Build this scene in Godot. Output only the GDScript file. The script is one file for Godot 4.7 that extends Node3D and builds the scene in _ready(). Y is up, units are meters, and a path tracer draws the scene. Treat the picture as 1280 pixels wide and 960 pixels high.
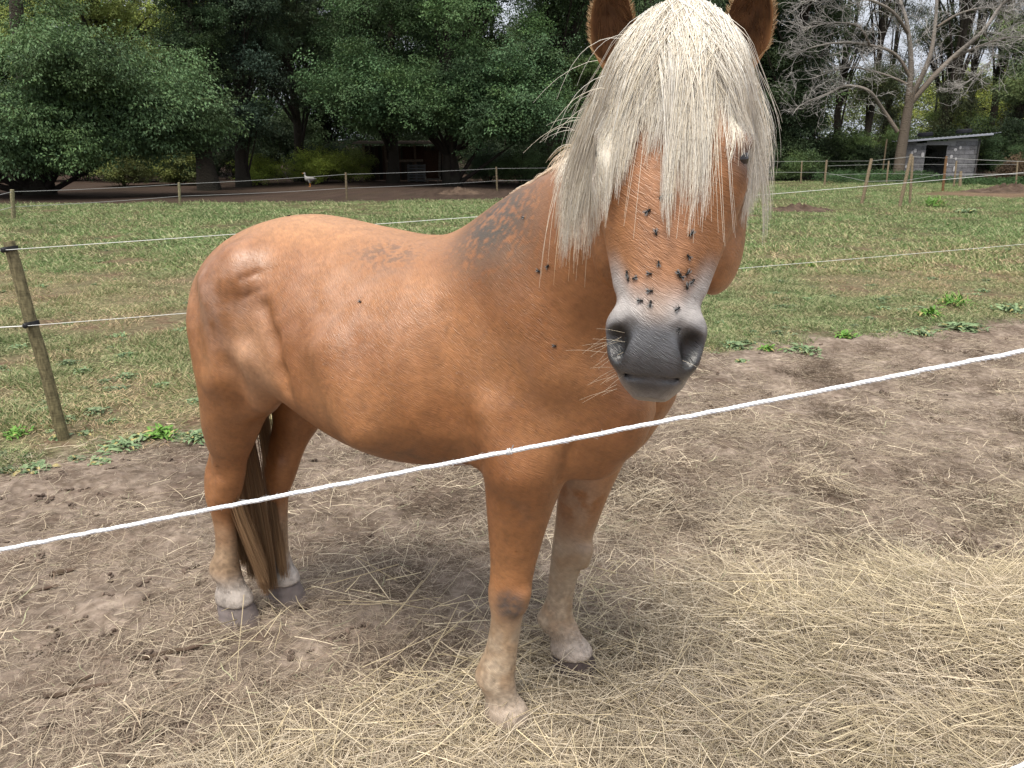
extends Node3D

# A pony behind a rope fence at the edge of a paddock.
func _ready() -> void:
	noise.seed = 12
	noise.frequency = 0.01
	noise.fractal_octaves = 3
	var cam := Camera3D.new()
	cam.name = "camera"
	cam.fov = rad_to_deg(2.0 * atan(480.0 / 984.0))
	cam.near = 0.05
	cam.far = 1500.0
	cam.position = Vector3(0, 1.5, 0)
	cam.rotation = Vector3(-deg_to_rad(16.7), 0, 0)
	add_child(cam)
	cam.current = true
	var we := WorldEnvironment.new()
	we.name = "world_environment"
	var e := Environment.new()
	e.background_mode = Environment.BG_SKY
	var sky := Sky.new()
	var sm := ProceduralSkyMaterial.new()
	sm.sky_top_color = Color(0.95, 0.97, 1.0)
	sm.sky_horizon_color = Color(0.72, 0.74, 0.78)
	sm.sky_curve = 0.5
	sm.ground_bottom_color = Color(0.42, 0.38, 0.33)
	sm.ground_horizon_color = Color(0.62, 0.62, 0.6)
	sm.sky_energy_multiplier = 0.66
	sky.sky_material = sm
	e.sky = sky
	e.tonemap_mode = Environment.TONE_MAPPER_LINEAR
	e.tonemap_exposure = 3.45
	e.sdfgi_enabled = true
	e.ssao_enabled = true
	e.ssil_enabled = true
	we.environment = e
	add_child(we)
	var sun := DirectionalLight3D.new()
	sun.name = "sun"
	sun.light_energy = 0.5
	sun.light_color = Color(1.0, 0.975, 0.93)
	sun.light_angular_distance = 28.0
	sun.shadow_enabled = true
	sun.rotation = Vector3(deg_to_rad(-66), deg_to_rad(-24), 0)
	sun.sky_mode = DirectionalLight3D.SKY_MODE_LIGHT_ONLY
	add_child(sun)

	build_ground()
	build_trees()
	build_bare_tree()
	build_fences()
	build_shed()
	build_shelter()
	build_grass()
	build_weeds()
	build_litter()
	build_hay()
	build_horse()
	build_flies()
	build_goose()
	build_ropes()
var rng := RandomNumberGenerator.new()
var noise := FastNoiseLite.new()
var names := {}
var O := Vector3(0.08, 0.0, -1.865)
var mats := {}

func V(x: float, y: float, z: float) -> Vector3:
	return Vector3(x, y, z)

func rf(a: float, b: float) -> float:
	return rng.randf_range(a, b)

func rn(s: float) -> float:
	return rng.randfn(0.0, s)

func lin(r: float, g: float, b: float) -> Color:
	return Color(r, g, b).linear_to_srgb()

# a point on the ray through a place of the 1280x960 view, at the distance d in front of the viewer
func at(u: float, v: float, d: float) -> Vector3:
	var p := deg_to_rad(16.7)
	var a := (u - 640.0) / 984.0
	var b := (480.0 - v) / 984.0
	var dir := Vector3(a, b * cos(p) - sin(p), -cos(p) - b * sin(p))
	return Vector3(0, 1.5, 0) + dir * (d / -dir.z)

func numbered(called: String) -> String:
	if not names.has(called):
		names[called] = 0
		return called
	names[called] += 1
	return "%s_%03d" % [called, names[called]]

func tag(o: Node, label: String, category := "", group := "", kind := "") -> void:
	o.set_meta("label", label)
	if category: o.set_meta("category", category)
	if group: o.set_meta("group", group)
	if kind: o.set_meta("kind", kind)

func thing(called: String, label: String, category: String, pos := Vector3.ZERO, group := "") -> Node3D:
	var o := Node3D.new()
	o.name = numbered(called)
	add_child(o, true)
	o.position = pos
	tag(o, label, category, group)
	return o

func obj(called: String, mesh: Mesh, m: Material, parent: Node = null) -> MeshInstance3D:
	var o := MeshInstance3D.new()
	o.mesh = mesh
	o.material_override = m
	if parent == null:
		o.name = numbered(called)
		add_child(o, true)
	else:
		o.name = called
		parent.add_child(o, true)
	return o

func multi(called: String, mesh: Mesh, m: Material, xf: Array, cols: Array, parent: Node = null) -> MultiMeshInstance3D:
	var mm := MultiMesh.new()
	mm.transform_format = MultiMesh.TRANSFORM_3D
	mm.use_colors = true
	mm.mesh = mesh
	mm.instance_count = xf.size()
	for i in xf.size():
		mm.set_instance_transform(i, xf[i])
		mm.set_instance_color(i, cols[i])
	var o := MultiMeshInstance3D.new()
	o.multimesh = mm
	o.material_override = m
	if parent == null:
		o.name = numbered(called)
		add_child(o, true)
	else:
		o.name = called
		parent.add_child(o, true)
	return o

func mat(key: String, c: Color, rough := 0.8, vcol := false) -> StandardMaterial3D:
	if mats.has(key):
		return mats[key]
	var m := StandardMaterial3D.new()
	m.resource_name = key
	m.albedo_color = c
	m.roughness = rough
	m.metallic_specular = 0.3
	m.vertex_color_use_as_albedo = vcol
	m.cull_mode = BaseMaterial3D.CULL_DISABLED
	mats[key] = m
	return m

# collects triangles of one mesh
class MB:
	var v := PackedVector3Array()
	var n := PackedVector3Array()
	var c := PackedColorArray()
	var ix := PackedInt32Array()

	func vert(p: Vector3, nn: Vector3, col := Color.WHITE) -> int:
		v.append(p)
		n.append(nn)
		c.append(col)
		return v.size() - 1

	func tri(a: Vector3, b: Vector3, d: Vector3, col := Color.WHITE) -> void:
		var nn := (d - a).cross(b - a).normalized()
		var k := v.size()
		for p in [a, b, d]:
			vert(p, nn, col)
		ix.append_array(PackedInt32Array([k, k + 1, k + 2]))

	func quad(a: Vector3, b: Vector3, d: Vector3, e: Vector3, col := Color.WHITE) -> void:
		var nn := (d - a).cross(b - a).normalized()
		var k := v.size()
		vert(a, nn, col)
		vert(b, nn, col)
		vert(d, nn, col)
		vert(e, nn, col)
		ix.append_array(PackedInt32Array([k, k + 1, k + 2, k, k + 2, k + 3]))

	# box with chamfered edges, placed by t
	func box(t: Transform3D, s: Vector3, col := Color.WHITE, ch := 0.0) -> void:
		var h := s * 0.5
		var axes := [Vector3.RIGHT, Vector3.UP, Vector3.BACK]
		for k in 3:
			for sg in [-1.0, 1.0]:
				var a: Vector3 = axes[k] * sg
				var b: Vector3 = axes[(k + 1) % 3]
				var d: Vector3 = axes[(k + 2) % 3]
				var hb: float = h[(k + 1) % 3] - ch
				var hd: float = h[(k + 2) % 3] - ch
				var q: Vector3 = a * h[k]
				var p1 := t * (q - b * hb - d * hd)
				var p2 := t * (q + b * hb - d * hd)
				var p3 := t * (q + b * hb + d * hd)
				var p4 := t * (q - b * hb + d * hd)
				if sg > 0: quad(p1, p4, p3, p2, col)
				else: quad(p1, p2, p3, p4, col)
				if ch > 0.0 and sg > 0:
					for s2 in [-1.0, 1.0]:
						for s3 in [-1.0, 1.0]:
							var e1: Vector3 = b * (h[(k + 1) % 3] * s2)
							var e2: Vector3 = d * (h[(k + 2) % 3] * s3)
							var f1: Vector3 = b * (hb * s2)
							var f2: Vector3 = d * (hd * s3)
							var al := a * (h[k] - ch)
							var A: Vector3 = t * (e1 + f2 - al)
							var B: Vector3 = t * (e1 + f2 + al)
							var C: Vector3 = t * (f1 + e2 + al)
							var D: Vector3 = t * (f1 + e2 - al)
							if s2 * s3 > 0: quad(A, D, C, B, col)
							else: quad(A, B, C, D, col)

	func tube(p: PackedVector3Array, r: PackedFloat32Array, sides: int, c0: Color, c1: Color, caps := false) -> void:
		var m := p.size()
		var t0 := (p[1] - p[0]).normalized()
		var u := t0.cross(Vector3.UP if absf(t0.y) < 0.9 else Vector3.RIGHT).normalized()
		var k := v.size()
		for i in m:
			var t := (p[mini(i + 1, m - 1)] - p[maxi(i - 1, 0)]).normalized()
			u = (u - t * u.dot(t)).normalized()
			var w := t.cross(u)
			var col := c0.lerp(c1, float(i) / (m - 1))
			for j in sides:
				var a := TAU * j / sides
				var d := u * cos(a) + w * sin(a)
				v.append(p[i] + d * r[i])
				n.append(d)
				c.append(col)
		for i in m - 1:
			for j in sides:
				var a := k + i * sides + j
				var b := k + i * sides + (j + 1) % sides
				ix.append_array(PackedInt32Array([a, b, a + sides, b, b + sides, a + sides]))
		if caps:
			for e in [0, m - 1]:
				var t := (p[1] - p[0]).normalized() * -1.0 if e == 0 else (p[m - 1] - p[m - 2]).normalized()
				var ce := vert(p[e], t, c0 if e == 0 else c1)
				for j in sides:
					var a := vert(v[k + e * sides + j], t, c0 if e == 0 else c1)
					var b := vert(v[k + e * sides + (j + 1) % sides], t, c0 if e == 0 else c1)
					ix.append_array(PackedInt32Array([ce, a, b]))

	func ellipsoid(t: Transform3D, r: Vector3, col: Color, la := 8, lo := 12) -> void:
		var k := v.size()
		for i in la + 1:
			var th := PI * i / la
			for j in lo:
				var ph := TAU * j / lo
				var d := Vector3(sin(th) * cos(ph), cos(th), sin(th) * sin(ph))
				v.append(t * (d * r))
				n.append((t.basis * (d / r)).normalized())
				c.append(col)
		for i in la:
			for j in lo:
				var a := k + i * lo + j
				var b := k + i * lo + (j + 1) % lo
				ix.append_array(PackedInt32Array([a, b, a + lo, b, b + lo, a + lo]))

	func mesh() -> ArrayMesh:
		# every face turned the way its normals point (front faces run clockwise)
		for t in range(0, ix.size(), 3):
			var a := ix[t]
			var b := ix[t + 1]
			var d := ix[t + 2]
			if (v[d] - v[a]).cross(v[b] - v[a]).dot(n[a] + n[b] + n[d]) < 0.0:
				ix[t + 1] = d
				ix[t + 2] = b
		var arr := []
		arr.resize(Mesh.ARRAY_MAX)
		arr[Mesh.ARRAY_VERTEX] = v
		arr[Mesh.ARRAY_NORMAL] = n
		arr[Mesh.ARRAY_COLOR] = c
		arr[Mesh.ARRAY_INDEX] = ix
		var am := ArrayMesh.new()
		am.add_surface_from_arrays(Mesh.PRIMITIVE_TRIANGLES, arr)
		return am

func pts(a: Array) -> PackedVector3Array:
	return PackedVector3Array(a)

func taper(n: int, r0: float, r1: float, power := 1.0) -> PackedFloat32Array:
	var r := PackedFloat32Array()
	for i in n:
		r.append(lerpf(r0, r1, pow(float(i) / (n - 1), power)))
	return r

# a smooth polyline through points
func smooth_path(p: PackedVector3Array, per: int) -> PackedVector3Array:
	var out := PackedVector3Array()
	for i in p.size() - 1:
		var a := p[maxi(i - 1, 0)]
		var d := p[mini(i + 2, p.size() - 1)]
		for k in per:
			out.append(p[i].cubic_interpolate(p[i + 1], a, d, float(k) / per))
	out.append(p[p.size() - 1])
	return out

func noise_tex(size: int, freq: float, seed_: int, normal := false, strength := 1.0, ramp: Gradient = null, oct := 4) -> NoiseTexture2D:
	var f := FastNoiseLite.new()
	f.seed = seed_
	f.frequency = freq
	f.fractal_octaves = oct
	var t := NoiseTexture2D.new()
	t.width = size
	t.height = size
	t.seamless = true
	t.noise = f
	t.as_normal_map = normal
	t.bump_strength = strength
	if ramp: t.color_ramp = ramp
	return t

func two_tone(a: Color, b: Color) -> Gradient:
	var g := Gradient.new()
	g.set_color(0, a)
	g.set_color(1, b)
	return g

func tri_scale(m: StandardMaterial3D, s: float, world := false) -> void:
	m.uv1_triplanar = true
	m.uv1_world_triplanar = world
	m.uv1_scale = Vector3(s, s, s)
# ---- a body as one field: tapered bones and cross-sections joined smoothly, then meshed as surface nets
var prims := []

func rc(a: Vector3, b: Vector3, ra: float, rb: float, k: float, n: Vector3, ea: float, eb: float, op := 0) -> void:
	var e := 1.0 if n == Vector3.ZERO else minf(1.0, minf(ea, eb))
	var m := maxf(ra, rb) * maxf(1.0, maxf(ea, eb)) + k / e + 0.015
	prims.append({"t": 0, "a": a, "b": b, "ra": ra, "rb": rb, "k": k, "n": n, "ea": ea, "eb": eb, "op": op, "box": AABB(a, Vector3.ZERO).expand(b).grow(m)})

# stations: along, top, bottom, middle, half width, sideways shift
func loft(o: Vector3, ax: Vector3, up: Vector3, k: float, ex: float, st: Array) -> void:
	var n := 256
	var tab := PackedFloat32Array()
	var s0: float = st[0][0]
	var s1: float = st[-1][0]
	var seg := 0
	for i in n + 1:
		var x := lerpf(s0, s1, float(i) / n)
		while seg < st.size() - 2 and x > st[seg + 1][0]:
			seg += 1
		var xa: float = st[seg][0]
		var xb: float = st[seg + 1][0]
		var t := clampf((x - xa) / (xb - xa), 0.0, 1.0)
		for q in range(1, 6):
			var ya: float = st[seg][q]
			var yb: float = st[seg + 1][q]
			var ma: float = (yb - ya) / (xb - xa) if seg == 0 else (yb - st[seg - 1][q]) / (xb - st[seg - 1][0])
			var mb: float = (yb - ya) / (xb - xa) if seg == st.size() - 2 else (st[seg + 2][q] - ya) / (st[seg + 2][0] - xa)
			ma *= xb - xa
			mb *= xb - xa
			tab.append((2 * t * t * t - 3 * t * t + 1) * ya + (t * t * t - 2 * t * t + t) * ma + (3 * t * t - 2 * t * t * t) * yb + (t * t * t - t * t) * mb)
	ax = ax.normalized()
	up = (up - ax * up.dot(ax)).normalized()
	var sd := ax.cross(up)
	var hi := -9.0
	var lo := 9.0
	var zl := 9.0
	var zh := -9.0
	for r in st:
		hi = maxf(hi, r[1])
		lo = minf(lo, r[2])
		zl = minf(zl, r[5] - r[4])
		zh = maxf(zh, r[5] + r[4])
	var box := AABB(o + ax * s0 + up * hi + sd * zl, Vector3.ZERO)
	for x in [s0, s1]:
		for y in [lo, hi]:
			for z in [zl, zh]:
				box = box.expand(o + ax * x + up * y + sd * z)
	prims.append({"t": 1, "o": o, "ax": ax, "up": up, "sd": sd, "k": k, "ex": ex, "s0": s0, "s1": s1, "tab": tab, "op": 0, "box": box.grow(k + 0.02)})

class Grid:
	var o: Vector3
	var c: float
	var nx: int
	var ny: int
	var nz: int
	var d: PackedFloat32Array

	func ix(i: int, j: int, k: int) -> int:
		return (k * ny + j) * nx + i

	func sample(p: Vector3) -> float:
		var q := (p - o) / c
		var i := int(q.x)
		var j := int(q.y)
		var k := int(q.z)
		if q.x < 0 or q.y < 0 or q.z < 0 or i >= nx - 1 or j >= ny - 1 or k >= nz - 1:
			return 1.0
		var f := q - Vector3(i, j, k)
		var a := ix(i, j, k)
		var s := nx * ny
		var x0 := lerpf(lerpf(d[a], d[a + 1], f.x), lerpf(d[a + nx], d[a + nx + 1], f.x), f.y)
		var x1 := lerpf(lerpf(d[a + s], d[a + s + 1], f.x), lerpf(d[a + s + nx], d[a + s + nx + 1], f.x), f.y)
		return lerpf(x0, x1, f.z)

	func grad(p: Vector3) -> Vector3:
		var e := c * 0.8
		return Vector3(sample(p + Vector3(e, 0, 0)) - sample(p - Vector3(e, 0, 0)), sample(p + Vector3(0, e, 0)) - sample(p - Vector3(0, e, 0)), sample(p + Vector3(0, 0, e)) - sample(p - Vector3(0, 0, e))).normalized()

func field(lo: Vector3, hi: Vector3, cell: float) -> Grid:
	var g := Grid.new()
	g.o = lo
	g.c = cell
	g.nx = int(ceil((hi.x - lo.x) / cell)) + 1
	g.ny = int(ceil((hi.y - lo.y) / cell)) + 1
	g.nz = int(ceil((hi.z - lo.z) / cell)) + 1
	var d := PackedFloat32Array()
	d.resize(g.nx * g.ny * g.nz)
	d.fill(1.0)
	for p in prims:
		var b: AABB = p.box
		var i0 := maxi(0, int(floor((b.position.x - lo.x) / cell)))
		var j0 := maxi(0, int(floor((b.position.y - lo.y) / cell)))
		var k0 := maxi(0, int(floor((b.position.z - lo.z) / cell)))
		var i1 := mini(g.nx - 1, int(ceil((b.end.x - lo.x) / cell)))
		var j1 := mini(g.ny - 1, int(ceil((b.end.y - lo.y) / cell)))
		var k1 := mini(g.nz - 1, int(ceil((b.end.z - lo.z) / cell)))
		var kk: float = p.k
		var op: int = p.op
		var kind: int = p.t
		if kind == 0:
			var a: Vector3 = p.a
			var ab: Vector3 = p.b - p.a
			var inv := 1.0 / maxf(ab.length_squared(), 1e-9)
			var ra: float = p.ra
			var rb: float = p.rb
			var n: Vector3 = p.n
			var flat := n != Vector3.ZERO
			var ea: float = p.ea
			var eb: float = p.eb
			for k in range(k0, k1 + 1):
				for j in range(j0, j1 + 1):
					var at_ := (k * g.ny + j) * g.nx
					var q := lo + Vector3(i0 - 1, j, k) * cell - a
					for i in range(i0, i1 + 1):
						q.x += cell
						var t := clampf(q.dot(ab) * inv, 0.0, 1.0)
						var v := q - ab * t
						var dd: float
						if flat:
							var e := ea + (eb - ea) * t
							v += n * (v.dot(n) * (1.0 / e - 1.0))
							dd = (v.length() - ra - (rb - ra) * t) * minf(e, 1.0)
						else:
							dd = v.length() - ra - (rb - ra) * t
						var old := d[at_ + i]
						if op == 0:
							var hh := maxf(kk - absf(old - dd), 0.0)
							d[at_ + i] = minf(old, dd) - hh * hh * 0.25 / kk
						else:
							var hh := maxf(kk - absf(old + dd), 0.0)
							d[at_ + i] = maxf(old, -dd) + hh * hh * 0.25 / kk
		else:
			var o: Vector3 = p.o
			var ax: Vector3 = p.ax
			var up: Vector3 = p.up
			var sd: Vector3 = p.sd
			var tab: PackedFloat32Array = p.tab
			var s0: float = p.s0
			var s1: float = p.s1
			var sc := 256.0 / (s1 - s0)
			var ex: float = p.ex
			var iex := 1.0 / ex
			for k in range(k0, k1 + 1):
				for j in range(j0, j1 + 1):
					var at_ := (k * g.ny + j) * g.nx
					var q := lo + Vector3(i0 - 1, j, k) * cell - o
					for i in range(i0, i1 + 1):
						q.x += cell
						var x := q.dot(ax)
						var tx := clampf((x - s0) * sc, 0.0, 255.999)
						var ti := int(tx)
						var f := tx - ti
						ti *= 5
						var yw := tab[ti + 2] + (tab[ti + 7] - tab[ti + 2]) * f
						var y := q.dot(up) - yw
						var hy := 0.0
						if y > 0.0:
							hy = tab[ti] + (tab[ti + 5] - tab[ti]) * f - yw
						else:
							hy = yw - tab[ti + 1] - (tab[ti + 6] - tab[ti + 1]) * f
						hy = maxf(hy, 0.005)
						var w := maxf(tab[ti + 3] + (tab[ti + 8] - tab[ti + 3]) * f, 0.005)
						var z := q.dot(sd) - tab[ti + 4] - (tab[ti + 9] - tab[ti + 4]) * f
						var qq := pow(pow(absf(y) / hy, ex) + pow(absf(z) / w, ex), iex)
						var dd := -minf(hy, w)
						if qq > 1e-4:
							dd = sqrt(y * y + z * z) * (1.0 - 1.0 / qq)
						var ou := maxf(maxf(s0 - x, x - s1), 0.0)
						if ou > 0.0:
							dd = sqrt(maxf(dd, 0.0) * maxf(dd, 0.0) + ou * ou)
						var old := d[at_ + i]
						var hh := maxf(kk - absf(old - dd), 0.0)
						d[at_ + i] = minf(old, dd) - hh * hh * 0.25 / kk
	g.d = d
	return g

# adds the surface of g to mb; cells for which `without` holds are left to another grid
func nets(g: Grid, mb: MB, color: Callable, without: Callable) -> void:
	var d := g.d
	var nx := g.nx
	var ny := g.ny
	var nz := g.nz
	var s := nx * ny
	var id := PackedInt32Array()
	id.resize(d.size())
	id.fill(-1)
	var off := [0, 1, nx, nx + 1, s, s + 1, s + nx, s + nx + 1]
	var cor := [Vector3(0, 0, 0), Vector3(1, 0, 0), Vector3(0, 1, 0), Vector3(1, 1, 0), Vector3(0, 0, 1), Vector3(1, 0, 1), Vector3(0, 1, 1), Vector3(1, 1, 1)]
	var edges := [0, 1, 2, 3, 4, 5, 6, 7, 0, 2, 1, 3, 4, 6, 5, 7, 0, 4, 1, 5, 2, 6, 3, 7]
	for k in nz - 1:
		for j in ny - 1:
			var a := (k * ny + j) * nx
			for i in nx - 1:
				var p := a + i
				var d0 := d[p]
				if d0 > g.c * 8.0 or d0 < -g.c * 8.0:
					continue
				var inside := 0
				for q in 8:
					if d[p + off[q]] < 0.0:
						inside += 1
				if inside == 0 or inside == 8:
					continue
				var mid := g.o + Vector3(i + 0.5, j + 0.5, k + 0.5) * g.c
				if without.call(mid):
					continue
				var sum := Vector3.ZERO
				var n := 0
				for e in 12:
					var e0: int = edges[e * 2]
					var e1: int = edges[e * 2 + 1]
					var v0 := d[p + off[e0]]
					var v1 := d[p + off[e1]]
					if (v0 < 0.0) != (v1 < 0.0):
						sum += cor[e0].lerp(cor[e1], v0 / (v0 - v1))
						n += 1
				var pos := g.o + (Vector3(i, j, k) + sum / n) * g.c
				var nn := g.grad(pos)
				pos -= nn * clampf(g.sample(pos), -g.c, g.c)
				id[p] = mb.vert(pos, nn, color.call(pos, nn))
	for k in range(1, nz - 1):
		for j in range(1, ny - 1):
			var a := (k * ny + j) * nx
			for i in range(1, nx - 1):
				var p := a + i
				if id[p] < 0:
					continue
				var neg := d[p] < 0.0
				if neg != (d[p + 1] < 0.0):
					face(mb, id[p], id[p - nx], id[p - nx - s], id[p - s], neg)
				if neg != (d[p + nx] < 0.0):
					face(mb, id[p], id[p - s], id[p - s - 1], id[p - 1], neg)
				if neg != (d[p + s] < 0.0):
					face(mb, id[p], id[p - 1], id[p - 1 - nx], id[p - nx], neg)

func face(mb: MB, a: int, b: int, c: int, e: int, neg: bool) -> void:
	if a < 0 or b < 0 or c < 0 or e < 0:
		return
	if neg: mb.ix.append_array(PackedInt32Array([a, c, b, a, e, c]))
	else: mb.ix.append_array(PackedInt32Array([a, b, c, a, c, e]))
func horse_prims() -> void:
	prims.clear()
	loft(V(0,0,0), V(1,0,0), V(0,1,0), 0.04, 2.15, [[-1.095,1.06,0.92,0.99,0.05,0], [-1.055,1.165,0.84,1,0.14,0], [-0.975,1.245,0.8,1.02,0.225,0], [-0.89,1.29,0.79,1.03,0.26,0], [-0.78,1.32,0.855,1.03,0.275,0], [-0.68,1.325,0.8,1,0.28,0], [-0.5,1.302,0.728,0.95,0.305,0], [-0.35,1.287,0.706,0.93,0.32,0], [-0.2,1.302,0.714,0.95,0.305,0], [-0.08,1.345,0.74,0.98,0.265,0], [0.03,1.355,0.78,1,0.24,0], [0.14,1.29,0.82,1,0.21,0], [0.22,1.19,0.87,1,0.165,0], [0.29,1.08,0.93,1,0.09,0]])
	loft(V(0,0,0), V(0,1,0), V(1,0,0), 0.05, 2.1, [[0.072,-1.0086,-1.1444,-1.0765,0.053,-0.086], [0.098,-1.0173,-1.1427,-1.08,0.049,-0.086], [0.12,-1.0346,-1.1324,-1.0835,0.041,-0.087], [0.14,-1.0423,-1.1297,-1.086,0.039,-0.088], [0.165,-1.0488,-1.1532,-1.101,0.045,-0.088], [0.195,-1.0497,-1.1533,-1.1015,0.042,-0.088], [0.25,-1.0441,-1.1229,-1.0835,0.032,-0.09], [0.32,-1.0389,-1.1101,-1.0745,0.031,-0.092], [0.39,-1.0301,-1.1099,-1.07,0.036,-0.095], [0.44,-1.0079,-1.1171,-1.0625,0.044,-0.1], [0.49,-0.9836,-1.1185,-1.051,0.045,-0.1], [0.54,-0.9609,-1.1081,-1.0345,0.042,-0.103], [0.59,-0.9436,-1.0814,-1.0125,0.046,-0.108], [0.65,-0.9089,-1.0561,-0.9825,0.065,-0.115], [0.72,-0.8646,-1.0404,-0.9525,0.086,-0.125], [0.78,-0.8204,-1.0246,-0.9225,0.1,-0.13], [0.85,-0.786,-1.014,-0.9,0.11,-0.132], [0.93,-0.776,-1.004,-0.89,0.11,-0.132], [1.03,-0.8048,-0.9852,-0.895,0.1,-0.125], [1.12,-0.844,-0.996,-0.92,0.07,-0.1]])
	rc(V(-0.86,0.9,0.17), V(-0.8,0.85,0.165), 0.09, 0.07, 0.06, V(0,0,1), 0.75, 0.75, 0)
	rc(V(-0.78,1.1,0.22), V(-0.76,1.16,0.22), 0.045, 0.04, 0.07, V(0,0,0), 1, 1, 0)
	loft(V(0,0,0), V(0,1,0), V(1,0,0), 0.05, 2.1, [[0.072,-0.9636,-1.0994,-1.0315,0.053,0.086], [0.098,-0.9723,-1.0977,-1.035,0.049,0.086], [0.12,-0.9896,-1.0874,-1.0385,0.041,0.087], [0.14,-0.9973,-1.0847,-1.041,0.039,0.088], [0.165,-1.0038,-1.1082,-1.056,0.045,0.088], [0.195,-1.0047,-1.1083,-1.0565,0.042,0.088], [0.25,-0.9991,-1.0779,-1.0385,0.032,0.09], [0.32,-0.9939,-1.0651,-1.0295,0.031,0.092], [0.39,-0.9851,-1.0649,-1.025,0.036,0.095], [0.44,-0.9629,-1.0721,-1.0175,0.044,0.1], [0.49,-0.9385,-1.0735,-1.006,0.045,0.1], [0.54,-0.9159,-1.0631,-0.9895,0.042,0.103], [0.59,-0.8898,-1.0362,-0.963,0.046,0.108], [0.65,-0.8464,-1.0151,-0.9308,0.065,0.115], [0.72,-0.8069,-1.0126,-0.9098,0.086,0.125], [0.78,-0.776,-1.0059,-0.891,0.1,0.13], [0.85,-0.7641,-1.0134,-0.8888,0.11,0.132], [0.93,-0.776,-1.004,-0.89,0.11,0.132], [1.03,-0.8048,-0.9852,-0.895,0.1,0.125], [1.12,-0.844,-0.996,-0.92,0.07,0.1]])
	rc(V(-0.86,0.9,-0.17), V(-0.8,0.85,-0.165), 0.09, 0.07, 0.06, V(0,0,1), 0.75, 0.75, 0)
	rc(V(-0.78,1.1,-0.22), V(-0.76,1.16,-0.22), 0.045, 0.04, 0.07, V(0,0,0), 1, 1, 0)
	loft(V(0,0,0), V(0,1,0), V(1,0,0), 0.045, 2.1, [[0.055,0.0314,-0.0914,-0.03,0.057,-0.144], [0.082,0.0197,-0.0897,-0.035,0.052,-0.144], [0.107,-0.0018,-0.0862,-0.044,0.042,-0.144], [0.13,-0.008,-0.102,-0.055,0.042,-0.144], [0.16,-0.0122,-0.1198,-0.066,0.049,-0.144], [0.195,-0.0101,-0.1119,-0.061,0.043,-0.143], [0.25,-0.0048,-0.0912,-0.048,0.036,-0.142], [0.3,0.0013,-0.0803,-0.0395,0.036,-0.14], [0.355,0.0083,-0.0723,-0.032,0.042,-0.14], [0.4,0.018,-0.076,-0.029,0.047,-0.14], [0.44,0.0288,-0.0758,-0.0235,0.049,-0.14], [0.51,0.0436,-0.0716,-0.014,0.048,-0.142], [0.6,0.0671,-0.0711,-0.002,0.062,-0.147], [0.68,0.0916,-0.0706,0.0105,0.078,-0.152], [0.74,0.1141,-0.0711,0.0215,0.088,-0.155], [0.8,0.1335,-0.0805,0.0265,0.095,-0.155], [0.9,0.1648,-0.0848,0.04,0.09,-0.15], [1,0.1458,-0.0558,0.045,0.08,-0.14]])
	loft(V(0,0,0), V(0,1,0), V(1,0,0), 0.045, 2.1, [[0.088,0.0992,-0.0342,0.0325,0.056,0.143], [0.112,0.0856,-0.0316,0.027,0.05,0.143], [0.135,0.062,-0.032,0.015,0.042,0.143], [0.155,0.0508,-0.0528,-0.001,0.043,0.143], [0.182,0.0367,-0.0757,-0.0195,0.049,0.143], [0.213,0.0291,-0.0641,-0.0175,0.042,0.142], [0.25,0.0304,-0.0484,-0.009,0.036,0.14], [0.3,0.0364,-0.0414,-0.0025,0.036,0.14], [0.355,0.0502,-0.0362,0.007,0.042,0.14], [0.4,0.064,-0.032,0.016,0.047,0.14], [0.44,0.0758,-0.0278,0.024,0.049,0.14], [0.51,0.0956,-0.0216,0.037,0.05,0.142], [0.6,0.1221,-0.0171,0.0525,0.064,0.147], [0.68,0.1515,-0.0165,0.0675,0.08,0.152], [0.74,0.1738,-0.0258,0.074,0.088,0.155], [0.8,0.1852,-0.0452,0.07,0.095,0.155], [0.9,0.1848,-0.0648,0.06,0.09,0.15], [1,0.1558,-0.0458,0.055,0.08,0.14]])
	rc(V(0.03,1.18,0.15), V(0.17,0.95,0.14), 0.13, 0.12, 0.06, V(0,0,1), 0.55, 0.6, 0)
	rc(V(0.2,0.93,0.075), V(0.17,0.84,0.09), 0.095, 0.08, 0.05, V(0,0,0), 1, 1, 0)
	rc(V(0.03,1.18,-0.15), V(0.17,0.95,-0.14), 0.13, 0.12, 0.06, V(0,0,1), 0.55, 0.6, 0)
	rc(V(0.2,0.93,-0.075), V(0.17,0.84,-0.09), 0.095, 0.08, 0.05, V(0,0,0), 1, 1, 0)
	loft(V(-0.1,1.1,-0.05), V(0.666,0.5186,0.5361), V(-0.404,0.855,-0.3252), 0.12, 2.1, [[-0.05,0.2,-0.22,0,0.12,0], [0.08,0.225,-0.25,0,0.15,0], [0.2,0.215,-0.235,0,0.145,0], [0.32,0.195,-0.2,0,0.12,0], [0.45,0.17,-0.165,0,0.1,0], [0.58,0.145,-0.135,0,0.088,0], [0.7,0.125,-0.12,0,0.08,0], [0.7687,0.11,-0.1,0,0.07,0]])
	loft(V(0.4255,1.648,0.4384), V(0.0404,-0.9639,0.2631), V(0.2468,0.2648,0.9322), 0.02, 2.4, [[-0.03,0.03,-0.06,-0.01,0.05,0], [0.02,0.06,-0.1,-0.01,0.085,0], [0.09,0.082,-0.12,-0,0.098,0], [0.16,0.09,-0.13,0.01,0.098,0], [0.235,0.087,-0.125,0.012,0.094,0], [0.3,0.077,-0.1,0.01,0.072,0], [0.365,0.064,-0.066,0.008,0.056,0], [0.43,0.06,-0.058,0,0.056,0], [0.475,0.052,-0.055,-0.002,0.054,0], [0.51,0.03,-0.045,-0.01,0.042,0], [0.53,0.005,-0.03,-0.015,0.02,0]])
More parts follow.
